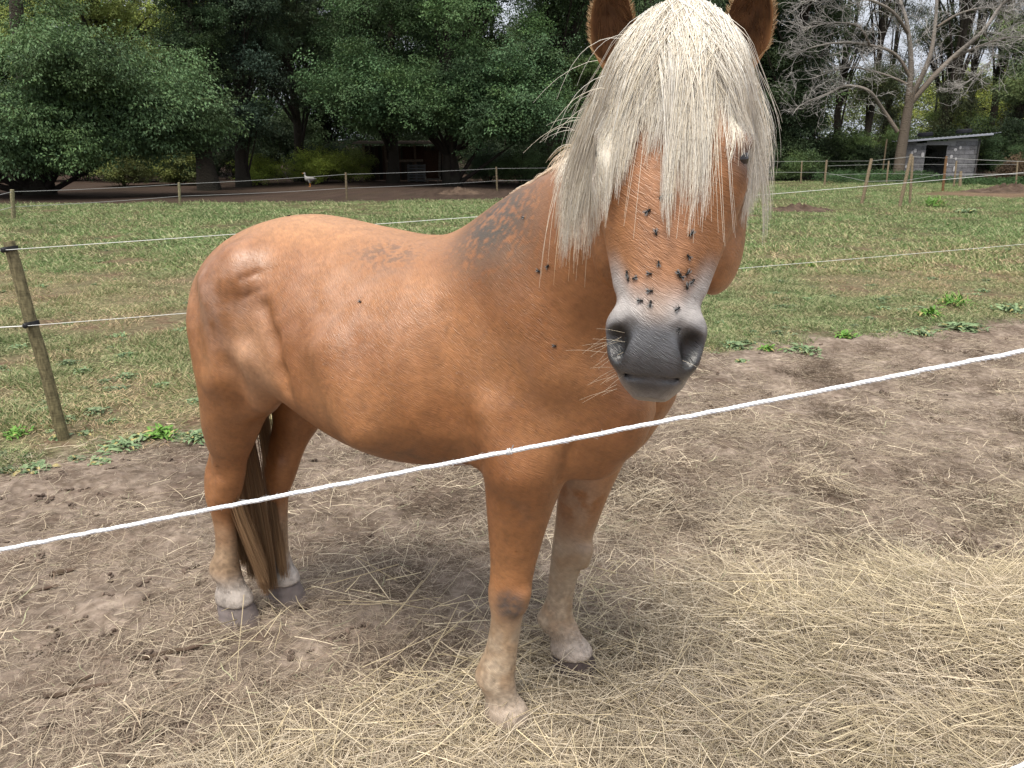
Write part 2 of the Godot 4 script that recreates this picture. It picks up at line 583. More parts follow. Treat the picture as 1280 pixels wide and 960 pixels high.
	rc(V(0.3417,1.4636,0.4218), V(0.3323,1.3594,0.4292), 0.1, 0.088, 0.035, V(-0.9682,0.0273,0.2486), 0.5, 0.5, 0)
	rc(V(0.3679,1.4982,0.5444), V(0.3636,1.4777,0.546), 0.028, 0.026, 0.05, V(0,0,0), 1, 1, 0)
	rc(V(0.4022,1.2379,0.5739), V(0.4066,1.2041,0.5824), 0.03, 0.026, 0.03, V(0,0,0), 1, 1, 0)
	rc(V(0.4811,1.4597,0.386), V(0.4873,1.355,0.3894), 0.1, 0.088, 0.035, V(-0.9682,0.0273,0.2486), 0.5, 0.5, 0)
	rc(V(0.519,1.4939,0.5057), V(0.5224,1.4732,0.5053), 0.028, 0.026, 0.05, V(0,0,0), 1, 1, 0)
	rc(V(0.4894,1.2355,0.5515), V(0.4879,1.2018,0.5615), 0.03, 0.026, 0.03, V(0,0,0), 1, 1, 0)
	rc(V(0.4499,1.1578,0.539), V(0.4267,1.1584,0.545), 0.034, 0.034, 0.03, V(0,0,0), 1, 1, 0)
	rc(V(0.4185,1.248,0.6161), V(0.3975,1.2245,0.609), 0.012, 0.018, 0.012, V(0,0,0), 1, 1, 1)
	rc(V(0.3975,1.2245,0.609), V(0.404,1.2029,0.6048), 0.017, 0.009, 0.01, V(0,0,0), 1, 1, 1)
	rc(V(0.4558,1.1708,0.6088), V(0.4183,1.1709,0.5994), 0.003, 0.003, 0.008, V(0,0,0), 1, 1, 1)
	rc(V(0.4183,1.1709,0.5994), V(0.392,1.1698,0.5616), 0.003, 0.003, 0.008, V(0,0,0), 1, 1, 1)
	rc(V(0.3458,1.4878,0.5479), V(0.343,1.4769,0.5464), 0.014, 0.014, 0.02, V(0,0,0), 1, 1, 1)
	rc(V(0.3665,1.424,0.5391), V(0.3897,1.3046,0.554), 0.014, 0.01, 0.04, V(0,0,0), 1, 1, 0)
	rc(V(0.496,1.2459,0.5962), V(0.5098,1.2213,0.5802), 0.012, 0.018, 0.012, V(0,0,0), 1, 1, 1)
	rc(V(0.5098,1.2213,0.5802), V(0.5009,1.2001,0.58), 0.017, 0.009, 0.01, V(0,0,0), 1, 1, 1)
	rc(V(0.4558,1.1708,0.6088), V(0.4841,1.169,0.5825), 0.003, 0.003, 0.008, V(0,0,0), 1, 1, 1)
	rc(V(0.4841,1.169,0.5825), V(0.4888,1.1671,0.5368), 0.003, 0.003, 0.008, V(0,0,0), 1, 1, 1)
	rc(V(0.5394,1.4824,0.4982), V(0.5405,1.4713,0.4956), 0.014, 0.014, 0.02, V(0,0,0), 1, 1, 1)
	rc(V(0.5137,1.4199,0.5013), V(0.4943,1.3016,0.5271), 0.014, 0.01, 0.04, V(0,0,0), 1, 1, 0)
	rc(V(-0.7,1.12,0.325), V(-0.68,0.98,0.345), 0.03, 0.03, 0.09, V(0,0,0), 1, 1, 1)
	rc(V(-0.84,1.15,0.215), V(-0.77,1.21,0.205), 0.035, 0.035, 0.1, V(0,0,0), 1, 1, 0)
	rc(V(-0.9,1.04,0.215), V(-0.85,0.92,0.225), 0.03, 0.03, 0.08, V(0,0,0), 1, 1, 0)
	rc(V(-0.715,0.98,0.255), V(-0.75,0.84,0.2), 0.022, 0.02, 0.05, V(0,0,0), 1, 1, 0)
	rc(V(-0.8,0.82,0.245), V(-0.775,0.78,0.235), 0.015, 0.012, 0.04, V(0,0,0), 1, 1, 1)
	rc(V(-0.02,0.93,0.215), V(0.03,0.8,0.215), 0.045, 0.04, 0.06, V(0,0,0), 1, 1, 0)
	rc(V(-0.075,0.9,0.195), V(-0.085,0.8,0.185), 0.026, 0.02, 0.04, V(0,0,0), 1, 1, 0)
	rc(V(-0.115,0.8,0.265), V(-0.105,0.92,0.305), 0.02, 0.02, 0.05, V(0,0,0), 1, 1, 1)
	rc(V(0.02,1.24,0.175), V(0.14,1.05,0.2), 0.03, 0.03, 0.09, V(0,0,0), 1, 1, 0)
	rc(V(0.225,1.02,0.165), V(0.24,0.9,0.13), 0.04, 0.04, 0.06, V(0,0,0), 1, 1, 0)
	rc(V(0.305,1,0.02), V(0.26,0.8,0), 0.015, 0.015, 0.05, V(0,0,0), 1, 1, 1)
	rc(V(0.011,0.437,0.155), V(0.007,0.405,0.155), 0.026, 0.023, 0.025, V(0,0,0), 1, 1, 0)
	rc(V(-0.06,0.43,0.145), V(-0.06,0.395,0.145), 0.014, 0.012, 0.02, V(0,0,0), 1, 1, 0)
	rc(V(-0.03,0.345,0.192), V(-0.053,0.24,0.193), 0.004, 0.004, 0.03, V(0,0,0), 1, 1, 1)
	rc(V(0.068,0.437,-0.125), V(0.064,0.405,-0.125), 0.026, 0.023, 0.025, V(0,0,0), 1, 1, 0)
	rc(V(-0.003,0.43,-0.135), V(-0.003,0.395,-0.135), 0.014, 0.012, 0.02, V(0,0,0), 1, 1, 0)
	rc(V(0.027,0.345,-0.088), V(0.004,0.24,-0.087), 0.004, 0.004, 0.03, V(0,0,0), 1, 1, 1)
	rc(V(-1.02,0.52,0.13), V(-1.035,0.47,0.128), 0.014, 0.012, 0.025, V(0,0,0), 1, 1, 0)
	rc(V(-1.06,0.36,0.137), V(-1.08,0.25,0.135), 0.004, 0.004, 0.03, V(0,0,0), 1, 1, 1)
	rc(V(-1.05,0.62,0.156), V(-1.07,0.555,0.148), 0.008, 0.006, 0.04, V(0,0,0), 1, 1, 1)
	rc(V(-0.975,0.52,-0.07), V(-0.99,0.47,-0.072), 0.014, 0.012, 0.025, V(0,0,0), 1, 1, 0)
	rc(V(-1.015,0.36,-0.063), V(-1.035,0.25,-0.065), 0.004, 0.004, 0.03, V(0,0,0), 1, 1, 1)
	rc(V(-1.005,0.62,-0.044), V(-1.025,0.555,-0.052), 0.008, 0.006, 0.04, V(0,0,0), 1, 1, 1)
	rc(V(-0.42,1.04,0.285), V(-0.34,0.86,0.295), 0.02, 0.02, 0.1, V(0,0,0), 1, 1, 0)
	rc(V(-0.93,1.12,0.27), V(-0.9,0.95,0.3), 0.02, 0.02, 0.07, V(0,0,0), 1, 1, 1)
	rc(V(-0.13,1.15,0.3), V(-0.1,0.92,0.305), 0.015, 0.02, 0.09, V(0,0,0), 1, 1, 1)
	rc(V(0.1,1.2,0.19), V(0.26,0.98,0.15), 0.03, 0.03, 0.06, V(0,0,0), 1, 1, 0)
	rc(V(-0.718,1.184,0.266), V(-0.683,1.2,0.239), 0.002, 0.002, 0.014, V(0,0,0), 1, 1, 1)
	rc(V(-0.683,1.2,0.239), V(-0.645,1.211,0.222), 0.002, 0.002, 0.014, V(0,0,0), 1, 1, 1)
	rc(V(-0.714,1.139,0.26), V(-0.658,1.165,0.247), 0.002, 0.002, 0.014, V(0,0,0), 1, 1, 1)
	rc(V(-0.657,1.117,0.26), V(-0.612,1.045,0.283), 0.004, 0.004, 0.045, V(0,0,0), 1, 1, 1)
	rc(V(-0.612,1.045,0.283), V(-0.586,0.962,0.293), 0.004, 0.004, 0.045, V(0,0,0), 1, 1, 1)
	rc(V(-0.586,0.962,0.293), V(-0.579,0.921,0.289), 0.004, 0.004, 0.045, V(0,0,0), 1, 1, 1)
	rc(V(-0.382,1.254,0.15), V(-0.384,1.277,0.093), 0.001, 0.001, 0.01, V(0,0,0), 1, 1, 1)
	rc(V(-0.348,1.249,0.157), V(-0.349,1.275,0.095), 0.001, 0.001, 0.01, V(0,0,0), 1, 1, 1)
	rc(V(-0.314,1.246,0.163), V(-0.313,1.272,0.106), 0.001, 0.001, 0.01, V(0,0,0), 1, 1, 1)
	rc(V(0.16,0.873,0.21), V(0.127,0.78,0.182), 0.003, 0.003, 0.02, V(0,0,0), 1, 1, 1)
# ---- the horse, in its own axes: x forward, y up, z its right
var POLL := Vector3(0.4255,1.648,0.4384)
var HA := Vector3(0.0404,-0.9639,0.2631)
var HN := Vector3(0.2468,0.2648,0.9322)
var HS := Vector3(-0.9682,0.0273,0.2486)
var head_grid: Grid
var body_grid: Grid
var coat_noise := FastNoiseLite.new()

func HP(s: float, n: float, w: float) -> Vector3:
	return POLL + HA * s + HN * n + HS * w

func blob(p: Vector3, c: Vector3, r: Vector3) -> float:
	var q := (p - c) / r
	return clampf(1.3 - q.length() * 1.3, 0.0, 1.0)

func coat(p: Vector3, _n: Vector3) -> Color:
	var n1 := coat_noise.get_noise_3dv(p * 3.0)
	var n2 := coat_noise.get_noise_3dv(p * 14.0)
	var n3 := coat_noise.get_noise_3dv(p * 60.0)
	var c := Color(0.305, 0.121, 0.042).lerp(Color(0.43, 0.196, 0.080), clampf(0.45 + n1 * 0.8, 0.0, 1.0))
	# paler top of the croup and back, dusty hip and flank, all worn into the coat
	c = c.lerp(Color(0.54, 0.28, 0.13), smoothstep(1.24, 1.33, p.y) * 0.6 * smoothstep(0.0, -0.3, p.x))
	var dusty := Color(0.36, 0.225, 0.165)
	c = c.lerp(dusty, 0.6 * blob(p, V(-0.80, 1.12, 0.26), V(0.20, 0.22, 0.2)) * clampf(0.6 + n2 * 1.4, 0.1, 1.0))
	c = c.lerp(dusty, 0.4 * blob(p, V(-0.40, 1.16, 0.27), V(0.32, 0.2, 0.2)) * clampf(0.5 + n2 * 1.4, 0.0, 1.0))
	c = c.lerp(Color(0.55, 0.32, 0.19), 0.6 * blob(p, V(-0.70, 0.95, 0.28), V(0.12, 0.2, 0.2)))
	c = c.lerp(Color(0.13, 0.075, 0.045), 0.75 * blob(p, V(-0.35, 1.25, 0.14), V(0.17, 0.10, 0.12)) * smoothstep(-0.02, 0.16, n2 * 0.7 + n3 * 1.1))
	c = c.lerp(Color(0.14, 0.078, 0.043), 1.3 * blob(p, V(-0.03, 1.345, 0.17), V(0.24, 0.19, 0.22)) * smoothstep(-0.40, 0.02, n2 * 0.6 + n3))
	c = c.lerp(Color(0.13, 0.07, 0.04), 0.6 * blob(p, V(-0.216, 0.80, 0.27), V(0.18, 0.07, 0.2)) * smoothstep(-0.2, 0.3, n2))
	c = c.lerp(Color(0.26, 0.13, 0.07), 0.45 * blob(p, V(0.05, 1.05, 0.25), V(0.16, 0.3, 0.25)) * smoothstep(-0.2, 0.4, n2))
	# the legs turn sandy below the knee and hock
	var front := p.x > -0.5
	var far_fore := front and p.z < 0.0
	var up := 0.52 if far_fore else 0.37 if front else 0.33
	up += n1 * 0.05 + n2 * 0.03
	var pale := Color(0.50, 0.385, 0.275).lerp(Color(0.38, 0.26, 0.165), clampf(0.5 + n2 * 1.4, 0.0, 1.0))
	if not front:
		pale = Color(0.40, 0.27, 0.17).lerp(Color(0.43, 0.375, 0.335), smoothstep(0.20, 0.12, p.y))
	elif not far_fore:
		pale = pale.lerp(Color(0.44, 0.355, 0.285), smoothstep(0.20, 0.07, p.y))
	else:
		pale = pale.lerp(Color(0.43, 0.355, 0.30), smoothstep(0.22, 0.1, p.y))
	c = c.lerp(pale, smoothstep(up + 0.09, up - 0.09, p.y))
	c = c.lerp(Color(0.09, 0.07, 0.065), 0.95 * minf(1.0, 1.6 * blob(p, V(0.0, 0.415, 0.19), V(0.05, 0.06, 0.07))) * clampf(0.85 + n3, 0.4, 1.0))
	c = c.lerp(Color(0.14, 0.085, 0.055), 0.6 * blob(p, V(0.03, 0.70, 0.24), V(0.07, 0.05, 0.1)) * smoothstep(-0.2, 0.3, n2))
	c = c.lerp(Color(0.45, 0.34, 0.25), 0.55 * blob(p, V(0.06, 0.64, -0.1), V(0.09, 0.18, 0.14)) * smoothstep(-0.1, 0.3, n2 + n1))
	# head
	var q := p - POLL
	var s := q.dot(HA)
	var nn := q.dot(HN)
	var w := q.dot(HS)
	if s > -0.05 and s < 0.6 and absf(w) < 0.16 and nn > -0.2 and nn < 0.15 and p.z > 0.3:
		var wide := absf(w)
		c = c.lerp(Color(0.46, 0.235, 0.13), 0.6 * smoothstep(0.07, 0.02, wide) * smoothstep(0.0, 0.06, nn))
		var edge := 0.375 - 0.35 * smoothstep(0.03, 0.07, wide) * 0.12 + n1 * 0.01
		var skin := Color(0.47, 0.43, 0.41).lerp(Color(0.42, 0.30, 0.23), smoothstep(0.035, 0.0, wide) * 0.7)
		c = c.lerp(skin, smoothstep(edge - 0.03, edge + 0.03, s) * smoothstep(-0.035, 0.005, nn))
		c = c.lerp(Color(0.105, 0.105, 0.113), smoothstep(0.398, 0.44, s + n2 * 0.008) * smoothstep(-0.045, -0.01, nn))
		c = c.lerp(Color(0.075, 0.072, 0.075), smoothstep(0.455, 0.48, s) * smoothstep(-0.01, 0.01, nn) * 0.8)
		c = c.lerp(Color(0.36, 0.33, 0.31), smoothstep(0.485, 0.505, s + n3 * 0.006) * smoothstep(0.03, -0.01, nn))
		c = c.lerp(Color(0.014, 0.012, 0.012), minf(1.0, blob(V(s, nn, wide), V(0.456, 0.036, 0.052), V(0.040, 0.034, 0.026)) * 1.6))
		c = c.lerp(Color(0.05, 0.04, 0.038), blob(V(s, nn, wide), V(0.182, 0.055, 0.096), V(0.044, 0.045, 0.040)))
	var k := 1.0 + n3 * (0.28 if p.y > 0.3 else 0.6) + n2 * 0.2
	return Color(c.r * k, c.g * k, c.b * k)

func hair_texture(size: int, strokes: int, lo: float, hi: float, seed_: int) -> Image:
	var r := RandomNumberGenerator.new()
	r.seed = seed_
	var buf := PackedFloat32Array()
	buf.resize(size * size)
	buf.fill(0.5)
	for i in strokes:
		var x := r.randf() * size
		var y := r.randf() * size
		var a := 0.6 + r.randfn(0.0, 0.16)
		var len_ := r.randf_range(18.0, 46.0)
		var val := r.randf()
		for k in int(len_):
			var px := posmod(int(x + cos(a) * k), size)
			var py := posmod(int(y + sin(a) * k), size)
			var f := sin(PI * k / len_)
			buf[py * size + px] = lerpf(buf[py * size + px], val, 0.75 * f)
	var im := Image.create(size, size, false, Image.FORMAT_RGB8)
	for y in size:
		for x in size:
			var g := lerpf(lo, hi, buf[y * size + x])
			im.set_pixel(x, y, Color(g, g, g))
	return im

func strand(mb: MB, p: PackedVector3Array, r0: float, r1: float, c0: Color, c1: Color, sides := 3) -> void:
	mb.tube(p, taper(p.size(), r0, r1, 1.4), sides, c0, c1)

# keeps a hair off the body
func pushed(p: Vector3, off: float) -> Vector3:
	for k in 2:
		var g := head_grid
		var d := head_grid.sample(p)
		if d > 0.9:
			g = body_grid
			d = body_grid.sample(p)
		if d < off:
			var gr := g.grad(p)
			p += gr * minf(off - d, 0.03)
	return p

func cream() -> Color:
	var c := Color(0.97, 0.87, 0.70).lerp(Color(0.98, 0.95, 0.88), rng.randf())
	if rng.randf() < 0.16: c = c.lerp(Color(0.68, 0.54, 0.37), rf(0.2, 0.6))
	var k := rf(0.82, 1.05)
	return Color(c.r * k, c.g * k, c.b * k)

func front_of(s: float, w: float) -> float:
	var f := 0.03
	if s < 0.02: f = lerpf(0.03, 0.06, (s + 0.03) / 0.05)
	elif s < 0.09: f = lerpf(0.06, 0.082, (s - 0.02) / 0.07)
	elif s < 0.16: f = lerpf(0.082, 0.09, (s - 0.09) / 0.07)
	elif s < 0.235: f = lerpf(0.09, 0.087, (s - 0.16) / 0.075)
	else: f = lerpf(0.087, 0.06, clampf((s - 0.235) / 0.2, 0.0, 1.0))
	var h := 0.112
	var a := absf(w) / h
	return f * pow(maxf(0.0, 1.0 - pow(minf(a, 0.98), 2.4)), 0.42) - maxf(0.0, a - 0.8) * 0.10

func build_forelock(parent: Node3D, m: Material) -> void:
	rng.seed = 11
	var mb := MB.new()
	var locks := []
	for i in 150:
		var u := rng.randf()
		var w1 := 0.0
		var s1 := 0.0
		if u < 0.45:
			w1 = 0.052 + 0.12 * pow(rng.randf(), 0.8)
			s1 = 0.19 + 0.62 * w1 + rf(-0.05, 0.03)
		elif u < 0.72:
			w1 = rf(-0.052, 0.002)
			s1 = 0.13 + 0.155 * pow(rng.randf(), 1.4)
		elif u < 0.82:
			w1 = rf(0.0, 0.05) if rng.randf() < 0.6 else rf(-0.10, -0.06)
			s1 = rf(0.12, 0.195)
		else:
			w1 = rf(-0.150, -0.104)
			s1 = rf(0.17, 0.28)
		locks.append([w1, s1, rng.randf(), rf(0, TAU), rf(0.72, 1.08), rf(0.002, 0.010)])
	for i in 7600:
		var l: Array = locks[rng.randi() % locks.size()]
		var dw := rn(l[5])
		var w1: float = l[0] + dw
		var s1: float = (l[1] - absf(dw) * 4.0) * rf(0.80, 1.04) + 0.015
		var w0 := clampf(rn(0.026) + w1 * 0.28, -0.062, 0.062)
		var s0 := -0.035 + 9.0 * w0 * w0 + rf(-0.022, 0.03)
		var lift: float = 0.004 + 0.026 * rng.randf() * (0.4 + l[2] * 0.6)
		var p := PackedVector3Array()
		var nseg := 9
		var ph: float = l[3]
		for k in nseg + 1:
			var t := float(k) / nseg
			var s: float = lerpf(s0, s1, t)
			var w: float = w0 + (w1 - w0) * (1.0 - pow(1.0 - t, 1.7)) + (0.005 * sin(ph + t * 5.0) + 0.0025 * sin(ph * 7.0 + i + t * 9.0)) * t
			var n: float = front_of(s, w) + lift * (0.45 + 0.55 * sin(PI * minf(t * 1.6, 1.0)) + t * 0.3) + 0.012 * (1.0 - t)
			n -= maxf(0.0, s - 0.12) * 0.25 * smoothstep(0.07, 0.12, absf(w))
			p.append(pushed(HP(s, n, w), 0.003))
		var c := cream()
		var kk: float = l[4]
		c = Color(c.r * kk, c.g * kk, c.b * lerpf(kk, 1.0, 0.1))
		var r0 := 0.00075 if i % 7 == 0 else 0.00045
		strand(mb, p, r0, 0.00014, c, c)
	# a few long wisps reaching down the face
	for i in 26:
		var wq: float = [-0.055, -0.03, -0.08, 0.065][i % 4] + rn(0.006)
		var s1: float = rf(0.24, 0.31)
		var p := PackedVector3Array()
		for k in 11:
			var t := k / 10.0
			var s := lerpf(0.05, s1, t)
			var w: float = wq * 0.6 + (wq * 0.4 + 0.02 * sin(i * 1.7)) * t
			p.append(pushed(HP(s, front_of(s, w) + 0.010, w), 0.003))
		strand(mb, p, 0.00045, 0.00014, cream(), cream())
	# strays
	for i in 8:
		var sg := 1.0 if rng.randf() < 0.85 else -1.0
		var p0 := HP(rf(0.0, 0.12), rf(0.05, 0.09), sg * rf(0.05, 0.09))
		var d := (HS * sg * rf(0.5, 1.0) + Vector3.UP * rf(-0.5, 0.6) + HN * rf(-0.5, 0.2)).normalized()
		var p := PackedVector3Array([p0])
		for k in 9:
			d = (d + Vector3.DOWN * rf(0.15, 0.34)).normalized()
			p0 += d * rf(0.012, 0.020)
			p.append(p0)
		strand(mb, p, 0.0004, 0.00015, cream(), cream())
	obj("forelock", mb.mesh(), m, parent)

func build_mane(parent: Node3D, m: Material) -> void:
	rng.seed = 23
	var crest := smooth_path(pts([HP(0.0, -0.06, 0), V(0.36, 1.60, 0.313), V(0.231, 1.535, 0.211), V(0.134, 1.488, 0.134), V(0.036, 1.44, 0.057), V(-0.053, 1.395, -0.013), V(-0.137, 1.345, -0.08), V(-0.19, 1.31, -0.11)]), 12)
	var side := V(-0.619, 0.0, 0.785)
	var along := V(0.785, 0.0, 0.619)
	var mb := MB.new()
	for i in 4600:
		var t := pow(rng.randf(), 0.9)
		var p0 := crest[int(t * (crest.size() - 1))] + V(rn(0.008), rf(-0.02, 0.0), rn(0.008))
		var sg := 1.0 if rng.randf() < (0.72 if t < 0.33 else 0.5) else -1.0
		var ln := lerpf(0.33, 0.26, t / 0.3) if t < 0.3 else lerpf(0.16, 0.04, smoothstep(0.3, 0.46, t))
		ln *= rf(0.55, 1.1)
		if sg < 0: ln *= 0.85
		var d := (side * sg * rf(0.5, 1.0) + Vector3.UP * rf(-0.1, 0.25) + along * rf(0.0, 0.5)).normalized()
		if t > 0.38: d = (d - along * rf(0.3, 0.9) + Vector3.UP * 0.3).normalized()
		var p := PackedVector3Array([p0])
		var n := 9
		for k in n:
			d = (d + Vector3.DOWN * (0.5 if t < 0.38 else 0.2) + V(rn(0.04), 0, rn(0.04))).normalized()
			p0 = pushed(p0 + d * ln / n, 0.005)
			p.append(p0)
		var c := cream()
		if t > 0.36: c = c.lerp(Color(0.62, 0.42, 0.24), rf(0.1, 0.7))
		strand(mb, p, 0.0006, 0.00018, c, c)
	# long hairs hanging loose down the side of the neck
	for i in 80:
		var p0 := crest[int(rf(0.03, 0.27) * (crest.size() - 1))]
		var d := (side * rf(0.6, 1.2) + Vector3.UP * rf(0.0, 0.4) + along * rf(-0.5, 0.5)).normalized()
		var p := PackedVector3Array([p0])
		var ln := rf(0.18, 0.38)
		for k in 11:
			d = (d + Vector3.DOWN * rf(0.25, 0.5)).normalized()
			p0 = pushed(p0 + d * ln / 11.0, 0.005)
			p.append(p0)
		var c := cream()
		strand(mb, p, 0.0007, 0.0002, c, c.lerp(Color(0.62, 0.38, 0.19), rf(0.1, 0.9)))
	# hairs blown out behind
	for i in 9:
		var p0 := crest[int(rf(0.05, 0.42) * (crest.size() - 1))]
		var d := (side * rf(0.2, 0.9) - along * rf(0.3, 0.9) + Vector3.UP * rf(0.3, 1.0)).normalized()
		var p := PackedVector3Array([p0])
		var ln := rf(0.08, 0.26)
		for k in 9:
			d = (d + Vector3.DOWN * rf(0.08, 0.3)).normalized()
			p0 += d * ln / 9.0
			p.append(p0)
		strand(mb, p, 0.00045, 0.00015, cream(), cream())
	obj("mane", mb.mesh(), m, parent)

func build_tail(parent: Node3D, m: Material) -> void:
	rng.seed = 31
	var mb := MB.new()
	var locks := []
	for i in 9:
		locks.append([rn(0.036), rn(0.038), rf(0.05, 0.22), rf(0, TAU)])
	for i in 2500:
		var l: Array = locks[rng.randi() % locks.size()]
		var x: float = l[0] + rn(0.007)
		var z: float = l[1] + rn(0.007)
		var lowest: float = l[2] + rf(-0.03, 0.04)
		var p := PackedVector3Array()
		p.append(V(-1.03 + rn(0.012), 1.12 + rn(0.02), rn(0.015)))
		p.append(V(-1.10 + rn(0.012), 1.05 + rn(0.02), z * 0.4))
		for k in 8:
			var t := float(k) / 7.0
			p.append(V(-1.095 + x * 0.6 + 0.05 * t + x * 0.7 * t + 0.008 * sin(l[3] + 5.0 * t), lerpf(0.86, lowest, t), z * (0.8 + 0.8 * sin(PI * (0.2 + 0.7 * t))) - 0.012))
		var c := Color(0.165, 0.085, 0.042).lerp(Color(0.30, 0.18, 0.095), pow(rng.randf(), 1.5))
		strand(mb, p, 0.0013, 0.0004, c, c.lerp(Color(0.40, 0.27, 0.16), rf(0.1, 0.6)))
	obj("tail", mb.mesh(), m, parent)

func build_ear(parent: Node3D, sg: float, m: Material, hm: Material) -> void:
	var mb := MB.new()
	var base := HP(0.040, -0.015, 0.084 if sg > 0.0 else -0.074)
	var ax := (Vector3.UP * 1.0 + HS * sg * 0.13 + HN * 0.10).normalized()
	var fwd := (HN + HS * sg * 0.22)
	fwd = (fwd - ax * fwd.dot(ax)).normalized()
	var sd := ax.cross(fwd)
	var n := 18
	var q := 20
	var L := 0.152
	for skin in 2:
		var k := mb.v.size()
		for i in n + 1:
			var t := float(i) / n
			var w := 0.0345 * pow(maxf(0.0, sin(PI * clampf(0.20 + 0.80 * t, 0.0, 1.0))), 0.72) + 0.0008
			var open := lerpf(2.9, 1.55, smoothstep(0.0, 0.45, t))
			var mid := base + ax * (L * t) + fwd * (0.012 * t) - sd * (sg * 0.012 * sin(PI * t))
			for j in q + 1:
				var a := lerpf(-open, open, float(j) / q)
				var rr := w - (0.0035 if skin == 1 else 0.0) * (1.0 - absf(a) / open * 0.8)
				var dir := sd * sin(a) - fwd * cos(a)
				var p := mid + dir * rr
				var rim := smoothstep(0.80, 1.0, absf(a) / open)
				var c := Color(0.40, 0.20, 0.085)
				if skin == 1:
					c = Color(0.075, 0.037, 0.018).lerp(Color(0.19, 0.092, 0.042), clampf(0.5 + coat_noise.get_noise_3dv(p * 40.0), 0.0, 1.0))
				c = c.lerp(Color(0.30, 0.15, 0.065), rim)
				mb.vert(p, dir if skin == 0 else -dir, c)
		for i in n:
			for j in q:
				var a := k + i * (q + 1) + j
				mb.ix.append_array(PackedInt32Array([a, a + 1, a + q + 1, a + 1, a + q + 2, a + q + 1]))
	var ear := obj("ear", mb.mesh(), m, parent)
	# fringe along the rim and hair inside
	var f := MB.new()
	for i in 900:
		var t := rf(0.02, 0.99)
		var w := 0.0345 * pow(maxf(0.0, sin(PI * clampf(0.20 + 0.80 * t, 0.0, 1.0))), 0.72)
		var open := lerpf(2.9, 1.55, smoothstep(0.0, 0.45, t))
		var mid := base + ax * (L * t) + fwd * (0.012 * t) - sd * (sg * 0.012 * sin(PI * t))
		var inside := i % 3 == 0
		var a := rf(-0.8, 0.8) * open if inside else open * (rf(0.94, 1.0) if rng.randf() < 0.5 else -rf(0.94, 1.0))
		var dir := sd * sin(a) - fwd * cos(a)
		var p := mid + dir * (w - (0.003 if inside else 0.0))
		var d := (ax * rf(0.3, 1.0) + fwd * rf(0.2, 0.8) - dir * 0.6).normalized() if inside else (dir * rf(0.3, 1.0) + ax * rf(0.2, 0.9) + fwd * rf(-0.3, 0.5)).normalized()
		var ln := rf(0.012, 0.022) if inside else rf(0.004, 0.010)
		var c := Color(0.14, 0.07, 0.033).lerp(Color(0.28, 0.15, 0.07), rng.randf()) if inside else Color(0.30, 0.16, 0.07).lerp(Color(0.62, 0.45, 0.27), rng.randf())
		f.tube(pts([p, p + d * ln * 0.5, p + (d + ax * 0.3).normalized() * ln]), taper(3, 0.0004, 0.00015), 3, c, c)
	obj("ear_hair", f.mesh(), hm, ear)

func build_hoof(parent: Node3D, pos: Vector3, turn: float, ln: float, wd: float, h: float, m: Material, tone := Color(0.27, 0.235, 0.22)) -> void:
	var mb := MB.new()
	var rows := 7
	var sides := 28
	var b := Basis(Vector3.UP, turn)
	for i in rows + 1:
		var t := float(i) / rows
		var sc := lerpf(1.0, 0.78, t) * (0.97 if i == 0 else 1.0)
		for j in sides:
			var a := TAU * j / sides
			var fr := cos(a)
			var back := 0.88 if fr < -0.5 else 1.0
			var p := V(fr * ln * sc * back - 0.022 * t, h * t * (1.0 - 0.25 * maxf(0.0, -fr)), sin(a) * wd * sc)
			var k := 1.0 + 0.12 * sin(t * 22.0 + a) + 0.25 * coat_noise.get_noise_2d(a * 40.0, t * 30.0)
			var c := tone
			if t < 0.25: c = c.lerp(Color(0.22, 0.17, 0.14), 0.6)
			mb.vert(pos + b * p, (b * V(fr, 0.3, sin(a))).normalized(), Color(c.r * k, c.g * k, c.b * k))
	for i in rows:
		for j in sides:
			var a := i * sides + j
			var c := i * sides + (j + 1) % sides
			mb.ix.append_array(PackedInt32Array([a, a + sides, c, c, a + sides, c + sides]))
	obj("hoof", mb.mesh(), m, parent)

